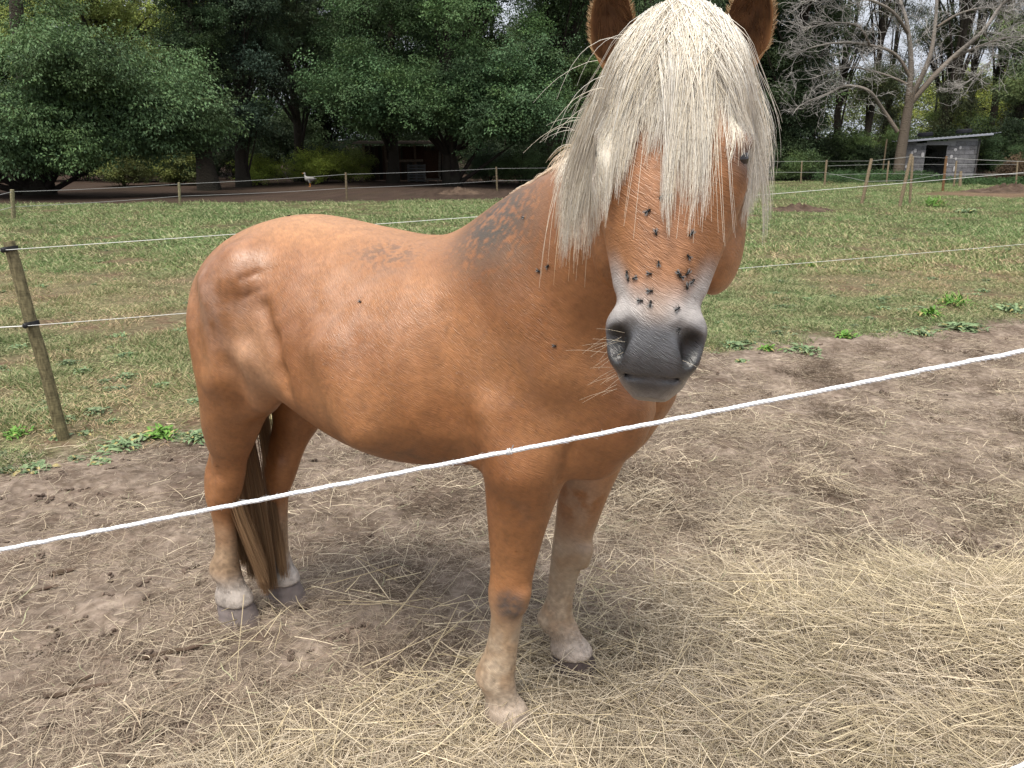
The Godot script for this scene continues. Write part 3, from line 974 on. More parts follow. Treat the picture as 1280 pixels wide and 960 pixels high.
func build_horse() -> void:
	coat_noise.seed = 5
	coat_noise.frequency = 1.0
	coat_noise.fractal_octaves = 3
	horse_prims()
	var root := thing("horse", "chestnut horse with long cream forelock standing behind the white rope", "horse", O)
	root.rotation.y = -deg_to_rad(27.4)
	var hlo := V(0.24, 1.06, 0.24)
	var hhi := V(0.60, 1.72, 0.66)
	var cell := 0.008
	body_grid = field(V(-1.184, 0.528, -0.432), V(0.66, 1.72, 0.62), cell)
	head_grid = field(hlo, hhi, 0.0042)
	var fore := field(V(-0.224, 0.032, -0.272), V(0.28, 0.608, 0.27), cell)
	var hind := field(V(-1.224, 0.032, -0.240), V(-0.74, 0.608, 0.24), cell)
	var mb := MB.new()
	var in_head := func(p: Vector3, tight: float) -> bool:
		if p.x < hlo.x + tight or p.y < hlo.y + tight or p.z < hlo.z + tight or p.x > hhi.x - tight or p.z > hhi.z - tight: return false
		var q := p - POLL
		return q.dot(HN) > -0.155 + tight
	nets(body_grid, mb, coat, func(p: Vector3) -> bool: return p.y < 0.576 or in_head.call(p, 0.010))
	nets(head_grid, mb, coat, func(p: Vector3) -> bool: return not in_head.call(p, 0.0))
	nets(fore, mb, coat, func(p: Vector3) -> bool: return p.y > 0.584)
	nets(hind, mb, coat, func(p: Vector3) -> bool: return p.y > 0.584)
	var m := mat("chestnut_coat", Color.WHITE, 0.43, true)
	m.metallic_specular = 0.55
	m.albedo_texture = ImageTexture.create_from_image(hair_texture(512, 9000, 0.72, 1.06, 3))
	m.heightmap_enabled = true
	m.heightmap_scale = 0.20
	m.heightmap_texture = ImageTexture.create_from_image(hair_texture(512, 9000, 0.0, 1.0, 4))
	tri_scale(m, 3.2)
	obj("body", mb.mesh(), m, root)
	var hm := mat("horse_hair", Color.WHITE, 0.42, true)
	hm.metallic_specular = 0.45
	hm.backlight_enabled = true
	hm.backlight = Color(0.25, 0.25, 0.25)
	var dark := mat("tail_hair", Color.WHITE, 0.5, true)
	var em := mat("ear_coat", Color.WHITE, 0.7, true)
	build_ear(root, 1.0, em, dark)
	build_ear(root, -1.0, em, dark)
	build_forelock(root, hm)
	build_mane(root, hm)
	build_tail(root, dark)
	var eye := mat("eye", lin(0.012, 0.008, 0.006), 0.06)
	eye.metallic_specular = 0.6
	for sg in [1.0, -1.0]:
		var e := MB.new()
		e.ellipsoid(Transform3D(Basis(HA, HN, HS), HP(0.182, 0.056, sg * 0.090)), V(0.021, 0.020, 0.019), Color.WHITE, 14, 20)
		obj("eye", e.mesh(), eye, root)
	var hoof := mat("hoof", Color.WHITE, 0.75, true)
	hoof.heightmap_enabled = true
	hoof.heightmap_scale = 0.2
	hoof.heightmap_texture = noise_tex(256, 0.02, 61)
	tri_scale(hoof, 6.0)
	build_hoof(root, V(-0.020, 0.0, 0.144), -0.25, 0.070, 0.061, 0.070, hoof, Color(0.20, 0.17, 0.155))
	build_hoof(root, V(0.048, 0.0, -0.143), -0.2, 0.080, 0.064, 0.102, hoof, Color(0.085, 0.066, 0.062))
	build_hoof(root, V(-1.064, 0.0, 0.086), -0.1, 0.080, 0.061, 0.088, hoof, Color(0.165, 0.138, 0.132))
	build_hoof(root, V(-1.019, 0.0, -0.086), -0.1, 0.080, 0.061, 0.088, hoof, Color(0.165, 0.138, 0.132))
	# hair hanging over the coronets
	rng.seed = 43
	var fm := mat("feather_hair", Color.WHITE, 0.6, true)
	var ft := MB.new()
	for q in [[V(-0.03, 0, 0.144), 0.050, 0.052, 0.082, Color(0.60, 0.52, 0.44)], [V(0.028, 0, -0.143), 0.050, 0.050, 0.125, Color(0.58, 0.50, 0.43)], [V(-1.080, 0, 0.086), 0.055, 0.046, 0.108, Color(0.62, 0.56, 0.51)], [V(-1.035, 0, -0.086), 0.055, 0.046, 0.108, Color(0.62, 0.56, 0.51)]]:
		for i in 520:
			var a := rf(0, TAU)
			var h: float = q[3] * rf(0.82, 1.4)
			var dir := V(cos(a), 0, sin(a))
			var p0: Vector3 = q[0] + V(cos(a) * q[1] - (h - 0.07) * 0.45, h, sin(a) * q[2])
			var g := hind if p0.x < -0.5 else fore
			for k in 3:
				var dd := g.sample(p0)
				if dd < 0.9: p0 -= g.grad(p0) * dd
			if g.sample(p0) > 0.01: continue
			var d := (Vector3.DOWN + dir * rf(0.15, 0.5) + V(0.35, 0, 0)).normalized()
			var ln := rf(0.007, 0.014)
			var k := rf(0.75, 1.2)
			var c := coat(p0, p0)
			c = Color(c.r * k, c.g * k, c.b * k)
			ft.tube(pts([p0, p0 + d * ln * 0.5, p0 + (d + Vector3.DOWN * 0.3).normalized() * ln]), taper(3, 0.0006, 0.0002), 3, c, c)
	obj("feather_hair", ft.mesh(), fm, root)
	# whiskers
	rng.seed = 41
	var w := MB.new()
	for i in 30:
		var sg := 1.0 if rng.randf() < 0.65 else -1.0
		var p0 := HP(rf(0.43, 0.525), rf(-0.03, 0.03), sg * rf(0.035, 0.055))
		p0 = pushed(p0, 0.0)
		var d := (HS * sg * rf(0.5, 1.0) + HN * rf(-0.2, 0.6) + Vector3.DOWN * rf(-0.2, 0.6)).normalized()
		var p := PackedVector3Array([p0])
		var ln := rf(0.025, 0.065)
		for k in 6:
			d = (d + Vector3.DOWN * rf(0.0, 0.08)).normalized()
			p0 += d * ln / 6.0
			p.append(p0)
		strand(w, p, 0.00022, 0.0001, Color(0.6, 0.5, 0.38), Color(0.75, 0.66, 0.52))
	obj("whiskers", w.mesh(), hm, root).set_meta("kind", "stuff")
# ---- the ground
func edge_z(x: float) -> float:
	# where the trodden earth ends and the grass begins
	var z := 0.0
	if x < -2.45: z = -3.62 - (x + 2.45) * 0.25
	elif x < -1.5: z = lerpf(-3.62, -3.95, (x + 2.45) / 0.95)
	elif x < 1.3: z = lerpf(-3.95, -5.85, (x + 1.5) / 2.8)
	elif x < 4.6: z = lerpf(-5.85, -7.0, (x - 1.3) / 3.3)
	else: z = -7.0 - (x - 4.6) * 0.3
	return z + 0.22 * noise.get_noise_2d(x * 60.0, 7.0) + 0.10 * noise.get_noise_2d(x * 260.0, 31.0)

func ground_y(x: float, z: float) -> float:
	var y := 0.0
	var far := smoothstep(-8.0, -20.0, z)
	y += 0.12 * far * noise.get_noise_2d(x * 6.0, z * 6.0)
	y += 0.20 * smoothstep(21.0, 26.0, x) * smoothstep(-22.0, -38.0, z)
	y += 2.5 * smoothstep(-52.0, -110.0, z)
	var dirt := smoothstep(-0.25, 0.3, z - edge_z(x))
	var near := smoothstep(-9.0, -6.5, z)
	var b := noise.get_noise_2d(x * 55.0, z * 55.0) * 0.020 + noise.get_noise_2d(x * 210.0, z * 210.0) * 0.017 + noise.get_noise_2d(x * 700.0, z * 700.0) * 0.009
	y += b * lerpf(0.55, 1.0, dirt) * near
	# the ground is level where the hooves stand
	for h in [Vector2(-0.017, -1.753), Vector2(0.177, -1.976), Vector2(-0.942, -2.299), Vector2(-0.805, -2.422)]:
		y *= smoothstep(0.03, 0.22, Vector2(x, z).distance_to(h))
	y -= 0.08 * exp(-Vector2((x - 1.16) / 0.24, (z + 1.76) / 0.09).length_squared())
	# heaped hay to the right
	var q := Vector2((x - 1.50) / 0.85, (z + 1.85) / 0.60)
	y += 0.17 * exp(-q.length_squared() * 1.3)
	return y

func ground_color(x: float, z: float) -> Color:
	var n1 := noise.get_noise_2d(x * 14.0, z * 14.0)
	var n2 := noise.get_noise_2d(x * 90.0 + 50.0, z * 90.0)
	var n3 := noise.get_noise_2d(x * 380.0, z * 380.0 + 9.0)
	var soil := Color(0.218, 0.168, 0.134).lerp(Color(0.355, 0.290, 0.240), clampf(0.5 + n2 * 0.9 + n3 * 0.6, 0.0, 1.0))
	soil = soil.lerp(Color(0.115, 0.083, 0.064), smoothstep(0.14, 0.42, n2 * 0.7 + n1 * 0.5 + n3 * 0.3) * 0.8)
	var dry := clampf(0.5 + n1 * 1.1 + n2 * 0.8, 0.0, 1.0)
	var turf := Color(0.085, 0.105, 0.045).lerp(Color(0.235, 0.195, 0.125), dry * lerpf(0.85, 0.35, smoothstep(-7.0, -18.0, z)))
	turf = turf.lerp(Color(0.16, 0.11, 0.075), smoothstep(0.25, 0.5, n3 * 0.6 + n2 * 0.5))
	var t := smoothstep(-0.18, 0.18, z - edge_z(x) + n3 * 0.2)
	var c := turf.lerp(soil, t)
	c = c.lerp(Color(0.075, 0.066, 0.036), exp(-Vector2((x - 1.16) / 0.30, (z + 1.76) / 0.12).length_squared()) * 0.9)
	# bare earth in front of the trees, left of the shelter and beyond the left-hand fence
	var band := -20.5 - 0.34 * (x + 14.0) + n1 * 1.6
	var bare := smoothstep(0.8, -0.8, z - band) * smoothstep(4.0, 0.0, x)
	bare = maxf(bare, smoothstep(-38.5, -41.0, z + n1 * 1.5))
	c = c.lerp(Color(0.085, 0.062, 0.050), bare)
	var q := Vector2((x - 17.5) / 4.5, (z + 26.5) / 2.2)
	c = c.lerp(Color(0.25, 0.165, 0.12), smoothstep(1.2, 0.6, q.length() + n2 * 0.5) * 0.8)
	var k := 1.0 + n3 * 0.35
	return Color(c.r * k, c.g * k, c.b * k)

func steps(marks: Array) -> PackedFloat32Array:
	# marks: [from, step] pairs and a last value
	var out := PackedFloat32Array()
	for i in marks.size() - 1:
		var a: float = marks[i][0]
		var b: float = marks[i + 1][0]
		var n := int(ceil(absf(b - a) / marks[i][1]))
		for k in n:
			out.append(lerpf(a, b, float(k) / n))
	out.append(marks[-1][0])
	return out

func build_ground() -> void:
	var xs := steps([[-400, 60.0], [-60, 6.0], [-26, 1.0], [-9, 0.25], [-3.2, 0.022], [3.4, 0.06], [7, 0.3], [26, 1.0], [60, 60.0], [400, 1.0]])
	var zs := steps([[-420, 50.0], [-110, 8.0], [-48, 0.8], [-22, 0.35], [-9, 0.09], [-6.2, 0.032], [-3.2, 0.021], [-1.0, 0.1], [2.0, 4.0], [60, 1.0]])
	var mb := MB.new()
	var nx := xs.size()
	for j in zs.size():
		for i in nx:
			var x := xs[i]
			var z := zs[j]
			mb.v.append(Vector3(x, ground_y(x, z), z))
			mb.c.append(ground_color(x, z))
			mb.n.append(Vector3.UP)
	for j in zs.size():
		for i in nx:
			var a := mb.v[j * nx + mini(i + 1, nx - 1)] - mb.v[j * nx + maxi(i - 1, 0)]
			var b := mb.v[mini(j + 1, zs.size() - 1) * nx + i] - mb.v[maxi(j - 1, 0) * nx + i]
			mb.n[j * nx + i] = b.cross(a).normalized()
	for j in zs.size() - 1:
		for i in nx - 1:
			var a := j * nx + i
			mb.ix.append_array(PackedInt32Array([a, a + 1, a + nx, a + 1, a + nx + 1, a + nx]))
	var m := mat("earth_and_turf", Color.WHITE, 0.95, true)
	m.metallic_specular = 0.15
	m.albedo_texture = noise_tex(1024, 0.018, 71, false, 1.0, two_tone(Color(0.62, 0.60, 0.58), Color(1, 1, 1)), 6)
	m.heightmap_enabled = true
	m.heightmap_scale = 1.6
	m.heightmap_texture = noise_tex(1024, 0.016, 72, false, 1.0, null, 6)
	tri_scale(m, 0.9, true)
	var g := obj("ground", mb.mesh(), m)
	tag(g, "trodden brown earth giving way to dry grazed turf", "", "", "structure")

# one handful of stalks: n stalks within r, each a bent three-sided straw
func stalks(seed_: int, n: int, r: float, len_lo: float, len_hi: float, rad: float, up: float, bend: float, c0: Color, c1: Color, aligned := 9.0) -> ArrayMesh:
	rng.seed = seed_
	var mb := MB.new()
	for i in n:
		var a := rf(0, TAU)
		var p := Vector3(cos(a), 0, sin(a)) * r * sqrt(rng.randf())
		p.y = absf(rn(up * 0.35)) + 0.002
		var b := rf(0, TAU) if aligned > 6.3 else rn(aligned)
		var d := Vector3(cos(b), rn(up * 3.0), sin(b)).normalized()
		var ln := rf(len_lo, len_hi) * (0.4 if rng.randf() < 0.4 else 1.0)
		p -= d * ln * 0.5
		var path := PackedVector3Array([p])
		var seg := 3 if bend < 0.5 else 5
		for k in seg:
			d = (d + Vector3(rn(bend), rn(bend * 0.35) - d.y * 0.2, rn(bend)) * 0.6).normalized()
			p += d * ln / seg
			if p.y < 0.001: p.y = 0.001
			path.append(p)
		var c := c0.lerp(c1, rng.randf())
		var kk := rf(0.7, 1.2)
		c = Color(c.r * kk, c.g * kk, c.b * kk)
		var rr := rad * rf(0.5, 1.3)
		mb.tube(path, taper(seg + 1, rr, rr * 0.6), 3, c, c)
	return mb.mesh()

func hay_amount(x: float, z: float) -> float:
	# how thickly hay lies: deep at the lower right, thin on the left and towards the grass
	var n := noise.get_noise_2d(x * 70.0 + 11.0, z * 70.0) * 0.5 + noise.get_noise_2d(x * 22.0, z * 22.0 + 40.0) * 0.5
	var a := 0.14 + 0.9 * smoothstep(-2.35, -1.55, z + 0.35 * minf(x, 0.6)) * smoothstep(-1.05, -0.2, x + 0.1 * z + 0.15)
	a += 0.62 * smoothstep(-2.45, -1.70, z + 0.25 * noise.get_noise_2d(x * 110.0, z * 110.0)) * smoothstep(0.2, 1.1, x)
	a += 0.42 * smoothstep(-6.6, -3.4, z) * smoothstep(-0.9, 0.9, x)
	a *= smoothstep(-0.35, 0.25, z - edge_z(x))
	# a hollow pulled into the heap
	a *= 1.0 - 0.95 * smoothstep(1.0, 0.4, Vector2((x - 1.16) / 0.30, (z + 1.76) / 0.13).length())
	return clampf(a * (1.0 + n * 2.0), 0.0, 1.4)

func lay(n: int, seed_: int, want: Callable, lo: float, hi: float, far: float, tones: Array, rise := 0.0) -> Array:
	rng.seed = seed_
	var xf := []
	var cols := []
	var tries := 0
	while xf.size() < n and tries < n * 40:
		tries += 1
		var z := -lerpf(1.2, far, pow(rng.randf(), 1.5))
		var x := rf(-1.0, 1.0) * (-z * 0.72 + 0.35)
		var a: float = want.call(x, z)
		if rng.randf() > a: continue
		var b := Basis(Vector3.UP, rf(0, TAU)) * Basis(Vector3.RIGHT, rn(0.10)) * Basis(Vector3.BACK, rn(0.10))
		var s := rf(lo, hi)
		xf.append(Transform3D(b.scaled(Vector3(s, s, s)), Vector3(x, ground_y(x, z) + rise * rng.randf() * minf(a, 1.0), z)))
		var c: Color = tones[0].lerp(tones[1], rng.randf())
		cols.append(c)
	return [xf, cols]

func leaf_bits(seed_: int, n: int, r: float) -> ArrayMesh:
	# dry leaf blades and husks, flat, bent and torn
	rng.seed = seed_
	var mb := MB.new()
	for i in n:
		var a := rf(0, TAU)
		var p := Vector3(cos(a), 0, sin(a)) * r * sqrt(rng.randf())
		p.y = absf(rn(0.006)) + 0.003
		var b := rf(0, TAU)
		var d := Vector3(cos(b), rn(0.12), sin(b)).normalized()
		var ln := rf(0.025, 0.13)
		var w := rf(0.0006, 0.0017)
		var side := d.cross(Vector3.UP + Vector3(rn(0.5), 0, rn(0.5))).normalized() * w
		var c := Color(0.34, 0.285, 0.22).lerp(Color(0.60, 0.53, 0.42), rng.randf())
		if rng.randf() < 0.18: c = Color(0.36, 0.37, 0.25)
		if rng.randf() < 0.25: c = Color(0.20, 0.15, 0.115)
		var prof := [0.5, 1.0, 0.8, 0.1]
		for k in 3:
			d = (d + Vector3(rn(0.3), rn(0.2) - d.y * 0.4, rn(0.3))).normalized()
			var q := p + d * ln / 3.0
			if q.y < 0.001: q.y = 0.001
			mb.quad(p - side * prof[k], p + side * prof[k], q + side * prof[k + 1], q - side * prof[k + 1], c)
			p = q
	return mb.mesh()

func build_hay() -> void:
	var m := mat("straw", Color.WHITE, 0.7, true)
	m.metallic_specular = 0.25
	var pale := Color(0.58, 0.505, 0.41)
	var grey := Color(0.36, 0.305, 0.255)
	var tones := [Color(0.52, 0.49, 0.47), Color(1.12, 1.07, 1.0)]
	var thin := func(x, z): return clampf(hay_amount(x, z) * 0.9 + 0.09 * smoothstep(-0.3, 0.3, z - edge_z(x)), 0.0, 1.0)
	var thick := func(x, z): return clampf((hay_amount(x, z) - 0.28) * 1.2, 0.0, 1.0)
	var sets := [
		[0, stalks(101, 50, 0.17, 0.03, 0.11, 0.0007, 0.006, 0.55, grey, Color(0.56, 0.48, 0.37)), 1700, thin, 6.8, 0.004],
		[0, stalks(102, 50, 0.17, 0.04, 0.13, 0.0007, 0.008, 0.75, grey, pale), 1800, thin, 6.8, 0.006],
		[1, stalks(103, 24, 0.16, 0.05, 0.17, 0.0010, 0.010, 0.18, Color(0.50, 0.425, 0.33), Color(0.76, 0.68, 0.54)), 1000, thin, 6.4, 0.008],
		[2, stalks(104, 60, 0.16, 0.10, 0.26, 0.0009, 0.028, 0.45, pale, Color(0.84, 0.765, 0.63)), 560, thick, 3.6, 0.03],
		[2, stalks(105, 60, 0.15, 0.10, 0.30, 0.0009, 0.034, 0.30, Color(0.48, 0.42, 0.31), Color(0.76, 0.67, 0.52)), 520, thick, 3.6, 0.035],
	]
	sets.append([3, leaf_bits(108, 34, 0.17), 1150, func(x, z): return clampf(hay_amount(x, z) * 0.75, 0.0, 1.0), 6.4, 0.008])
	sets.append([4, stalks(109, 60, 0.12, 0.03, 0.12, 0.0009, 0.016, 0.9, Color(0.10, 0.075, 0.058), Color(0.22, 0.17, 0.13)), 620, func(x, z): return smoothstep(0.12, 0.34, noise.get_noise_2d(x * 150.0 + 70.0, z * 150.0)) * smoothstep(-0.3, 0.3, z - edge_z(x)) * smoothstep(-0.9, 0.5, x + 0.2) * 0.9, 6.0, 0.004])
	var called := ["fine_chaff", "loose_straw", "deep_hay", "hay_leaves", "old_hay"]
	var said := ["fine grey chaff trodden into the brown earth", "loose straws scattered over the trodden earth", "deep layer of pale hay in the foreground", "dry leaf blades and husks strewn over the earth", "dark tufts of old trampled hay on the right-hand earth"]
	for i in sets.size():
		var s: Array = sets[i]
		var r := lay(s[2], 200 + i, s[3], 0.75, 1.25, s[4], tones, s[5])
		var o := multi(called[s[0]], s[1], m, r[0], r[1])
		tag(o, said[s[0]], "", "", "stuff")
	# upright, stiff stalks by the near fore hoof
	var st := stalks(106, 16, 0.13, 0.14, 0.34, 0.0016, 0.12, 0.12, Color(0.74, 0.64, 0.44), Color(0.90, 0.82, 0.62))
	var xf := []
	var cols := []
	rng.seed = 300
	for i in 55:
		var x := rf(-0.62, 0.62) if i < 36 else rf(-1.1, 1.5)
		var z := -rf(1.42, 1.95) if i < 36 else -rf(1.5, 2.5)
		xf.append(Transform3D(Basis(Vector3.UP, rf(0, TAU)).scaled(Vector3.ONE * rf(0.7, 1.1)), Vector3(x, ground_y(x, z) + 0.01, z)))
		cols.append(tones[0].lerp(tones[1], rng.randf()))
	tag(multi("stiff_straw", st, m, xf, cols), "stiff bright straws standing up from the hay below the forelegs", "", "", "stuff")
	# long hay streaming off the heap at the lower right
	var hp := thing("hay_pile", "heap of long greenish-gold hay at the lower right edge", "hay", Vector3(1.50, 0, -1.85))
	var long_ := stalks(107, 44, 0.14, 0.22, 0.46, 0.0010, 0.03, 0.16, Color(0.36, 0.31, 0.22), Color(0.78, 0.69, 0.53), 0.6)
	xf = []
	cols = []
	for i in 200:
		var a := rf(0, TAU)
		var q := sqrt(rng.randf())
		var x := 1.50 + cos(a) * q * 0.80
		var z := -1.85 + sin(a) * q * 0.52
		if Vector2((x - 1.16) / 0.34, (z + 1.76) / 0.15).length() < 1.0: continue
		var dy := rf(0.0, 0.05)
		xf.append(Transform3D(Basis(Vector3.UP, rn(1.0) - 0.45) * Basis(Vector3.BACK, rn(0.12) - 0.18 * signf(1.5 - x)), Vector3(x - 1.50, ground_y(x, z) + dy, z + 1.85)))
		cols.append(Color(0.85, 0.82, 0.75).lerp(Color(1.1, 1.05, 0.95), rng.randf()))
	var o := multi("long_hay", long_, m, xf, cols, hp)
	o.set_meta("kind", "stuff")

func build_grass() -> void:
	var m := mat("grass_blades", Color.WHITE, 0.8, true)
	m.metallic_specular = 0.2
	m.backlight_enabled = true
	m.backlight = Color(0.25, 0.25, 0.25)
	for kind in 2:
		rng.seed = 400 + kind
		var mb := MB.new()
		var n := 70 if kind == 0 else 60
		var r := 0.16 if kind == 0 else 0.30
		for i in n:
			var a := rf(0, TAU)
			var p := Vector3(cos(a), 0, sin(a)) * r * sqrt(rng.randf())
			var b := rf(0, TAU)
			var d := Vector3(cos(b) * 0.8, rf(0.25, 1.2), sin(b) * 0.8).normalized()
			var ln := rf(0.02, 0.06) if kind == 0 else rf(0.04, 0.10)
			var w := d.cross(Vector3(rn(1), rn(1), rn(1))).normalized() * (0.0018 if kind == 0 else 0.0040)
			var c := (Color(0.085, 0.130, 0.055) if kind == 0 else Color(0.085, 0.150, 0.062)).lerp(Color(0.205, 0.24, 0.11), rng.randf())
			if rng.randf() < (0.55 if kind == 0 else 0.36): c = Color(0.46, 0.41, 0.27).lerp(Color(0.27, 0.22, 0.135), rng.randf())
			var q := p + d * ln * 0.55
			var e := p + d * ln + Vector3(d.x, -0.3, d.z) * ln * 0.3
			mb.quad(p - w, p + w, q + w * 0.8, q - w * 0.8, c)
			mb.tri(q - w * 0.8, q + w * 0.8, e, c)
		var mesh := mb.mesh()
		var xf := []
		var cols := []
		var want := 9000 if kind == 0 else 9000
		var tries := 0
		while xf.size() < want and tries < want * 12:
			tries += 1
			var z := -lerpf(3.4, 12.0, pow(rng.randf(), 1.25)) if kind == 0 else -lerpf(10.0, 38.0, pow(rng.randf(), 1.1))
			var x := rf(-1, 1) * (-z * 0.74 + 0.5)
			var n1 := noise.get_noise_2d(x * 14.0, z * 14.0)
			var n2 := noise.get_noise_2d(x * 90.0 + 50.0, z * 90.0)
			var e := edge_z(x) - z
			if e < -0.15 or rng.randf() > smoothstep(-0.2, 0.25, e) * clampf(0.70 - n2 * 1.3 - n1 * 0.5 - 0.5 * smoothstep(0.15, 0.4, noise.get_noise_2d(x * 120.0, z * 120.0 + 30.0)), 0.05, 1.0): continue
			if z < -20.5 - 0.34 * (x + 14.0) - 0.4 + n1 * 1.6 and x < 3.0: continue
			var qb := Vector2((x - 17.5) / 4.5, (z + 26.5) / 2.2)
			if qb.length() < 0.9: continue
			var s := rf(0.7, 1.25)
			var tall := clampf(0.75 + 1.5 * noise.get_noise_2d(x * 170.0 + 5.0, z * 170.0), 0.35, 1.9)
			xf.append(Transform3D(Basis(Vector3.UP, rf(0, TAU)).scaled(Vector3(s, s * tall * rf(0.8, 1.2), s)), Vector3(x, ground_y(x, z) - 0.004, z)))
			var dry := clampf(0.35 + n1 * 0.9 + n2 * 0.9, 0.0, 1.0) * lerpf(1.0, 0.45, smoothstep(-7.0, -18.0, z))
			var c := Color(0.85, 1.0, 0.85).lerp(Color(1.35, 1.14, 1.12), dry)
			var k := rf(0.75, 1.2)
			cols.append(Color(c.r * k, c.g * k, c.b * k))
		tag(multi("grass", mesh, m, xf, cols), ["short dry grazed grass beyond the trodden earth", "greener short grass across the far side of the paddock"][kind], "", "", "stuff")

# a low leafy weed: a rosette of broad pointed leaves
func weed_mesh(seed_: int, n: int, ln: float, wd: float, upright: float, c0: Color, c1: Color) -> ArrayMesh:
	rng.seed = seed_
	var mb := MB.new()
	for i in n * 4:
		var a := rf(0, TAU)
		var el := rf(0.1, upright)
		var d := Vector3(cos(a) * cos(el), sin(el), sin(a) * cos(el))
		var side := Vector3(-sin(a), rn(0.3), cos(a)).normalized()
		var L := ln * rf(0.25, 0.62)
		var W := wd * rf(0.3, 0.62)
		var hub := Vector3(rn(0.30), 0.0, rn(0.30)) * ln
		var p := hub + Vector3(rn(0.01), rf(0.0, ln * 0.35 * upright) * exp(-hub.length() / ln), rn(0.01))
		var c := c0.lerp(c1, rng.randf())
		if rng.randf() < 0.08: c = Color(0.36, 0.30, 0.12)
		var prof := [0.15, 0.9, 0.8, 0.05]
		var last := p
		for k in range(1, 4):
			d = (d + Vector3.DOWN * 0.25).normalized()
			var q := last + d * L / 3.0
			var lift := Vector3.UP * W * 0.3
			mb.quad(last - side * W * prof[k - 1] + lift * prof[k - 1], last, q, q - side * W * prof[k] + lift * prof[k], c)
			mb.quad(last, last + side * W * prof[k - 1] + lift * prof[k - 1], q + side * W * prof[k] + lift * prof[k], q, c)
			last = q
	return mb.mesh()

func build_weeds() -> void:
	var m := mat("weed_leaf", Color.WHITE, 0.55, true)
	m.backlight_enabled = true
	m.backlight = Color(0.4, 0.4, 0.4)
	var blue0 := Color(0.10, 0.16, 0.075)
	var blue1 := Color(0.22, 0.29, 0.15)
	var green0 := Color(0.085, 0.19, 0.035)
	var green1 := Color(0.16, 0.30, 0.06)
	var shapes := [weed_mesh(501, 30, 0.13, 0.020, 1.1, green0, green1), weed_mesh(502, 34, 0.14, 0.022, 0.8, blue0, blue1), weed_mesh(503, 24, 0.10, 0.030, 0.7, blue0, blue1), weed_mesh(504, 44, 0.22, 0.014, 1.35, green0, green1)]
	var list := [
		[204, 545, 0, 1.15, "bright green weed on the grass edge right of the leaning post"], [252, 548, 1, 1.1, "grey-green weed beside the chestnut horse's hindquarters"],
		[152, 560, 1, 1.1, "grey-green rosette weed below the foot of the wire insulator post"], [178, 548, 2, 1.0, "small broad-leaved weed just right of the leaning post's foot"],
		[42, 588, 2, 1.2, "pale weed on the bare earth at the left edge"], [74, 547, 2, 0.8, "tiny weed at the foot of the leaning post"],
		[22, 545, 0, 0.9, "green weed left of the leaning post's foot"], [126, 578, 2, 0.8, "flattened weed on the edge of the bare earth"],
		[918, 434, 1, 1.2, "grey-green weed just right of the horse's muzzle"], [960, 438, 0, 0.9, "compact bright green weed between two grey-green ones"],
		[1004, 440, 1, 1.4, "leafy grey-green weed at the edge of the straw"], [926, 452, 2, 0.8, "small low weed nearest the horse's muzzle on bare earth"],
		[1056, 422, 0, 1.1, "yellow-green weed lying along the grass edge"], [1013, 333, 0, 0.8, "lone bright green tuft out in the paddock"],
		[1160, 395, 0, 1.5, "brightest yellow-green weed amid the big clump at right"], [1190, 382, 3, 1.2, "tallest grassy weed in the clump at right"],
		[1202, 412, 1, 1.7, "large grey-green weed at the front of the right-hand clump"], [1150, 418, 1, 1.2, "grey-green weed at the left foot of the right-hand clump"],
		[1262, 388, 1, 1.6, "grey-green weed at the right edge of the photo"], [1104, 386, 2, 1.2, "dusty weed between the lone tuft and the big clump"],
		[1208, 266, 1, 2.6, "broad weed on the far slope below the block shed"], [1168, 258, 3, 2.4, "bright tuft beside the leaning stakes near the shed"],
	]
	build_small_weeds(shapes, m)
	for w in list:
		var p := on_ground(w[0], w[1], 5.0)
		var o := obj("weed", shapes[w[2]], m)
		var s: float = w[3] * 0.78
		o.transform = Transform3D(Basis(Vector3.UP, p.x * 9.0).scaled(Vector3.ONE * s), p)
		tag(o, w[4], "weed", "weeds along the edge of the grass")

func build_small_weeds(shapes: Array, m: Material) -> void:
	# tiny leaf clusters too many to tell apart: along the worn edge and through the turf
	for kind in 2:
		rng.seed = 520 + kind
		var xf := []
		var cols := []
		while xf.size() < (260 if kind == 0 else 420):
			var x := rf(-5.5, 7.5)
			var z := edge_z(x) - absf(rn(0.28)) + 0.08 if kind == 0 else -lerpf(4.2, 17.0, pow(rng.randf(), 1.4))
			if kind == 1:
				x *= -z * 0.13
				if edge_z(x) < z + 0.2: continue
			if noise.get_noise_2d(x * 90.0, z * 90.0 + 77.0) < rf(-0.2, 0.15): continue
			var s := rf(0.25, 0.62)
			xf.append(Transform3D(Basis(Vector3.UP, rf(0, TAU)).scaled(Vector3(s, s * rf(0.7, 1.4), s)), Vector3(x, ground_y(x, z) - 0.003, z)))
			var k := rf(0.6, 1.15)
			cols.append(Color(k, k * rf(0.9, 1.05), k))
		tag(multi("ground_weeds", shapes[2 - kind], m, xf, cols), ["small leafy weeds along the worn edge of the turf", "scattered leafy weeds in the grazed turf"][kind], "", "", "stuff")

func on_ground(u: float, v: float, d := 10.0) -> Vector3:
	for k in 12:
		var p0 := at(u, v, d)
		d = clampf((ground_y(p0.x, p0.z) - 1.5) / (p0.y - 1.5) * d, 1.0, 70.0)
	return at(u, v, d)

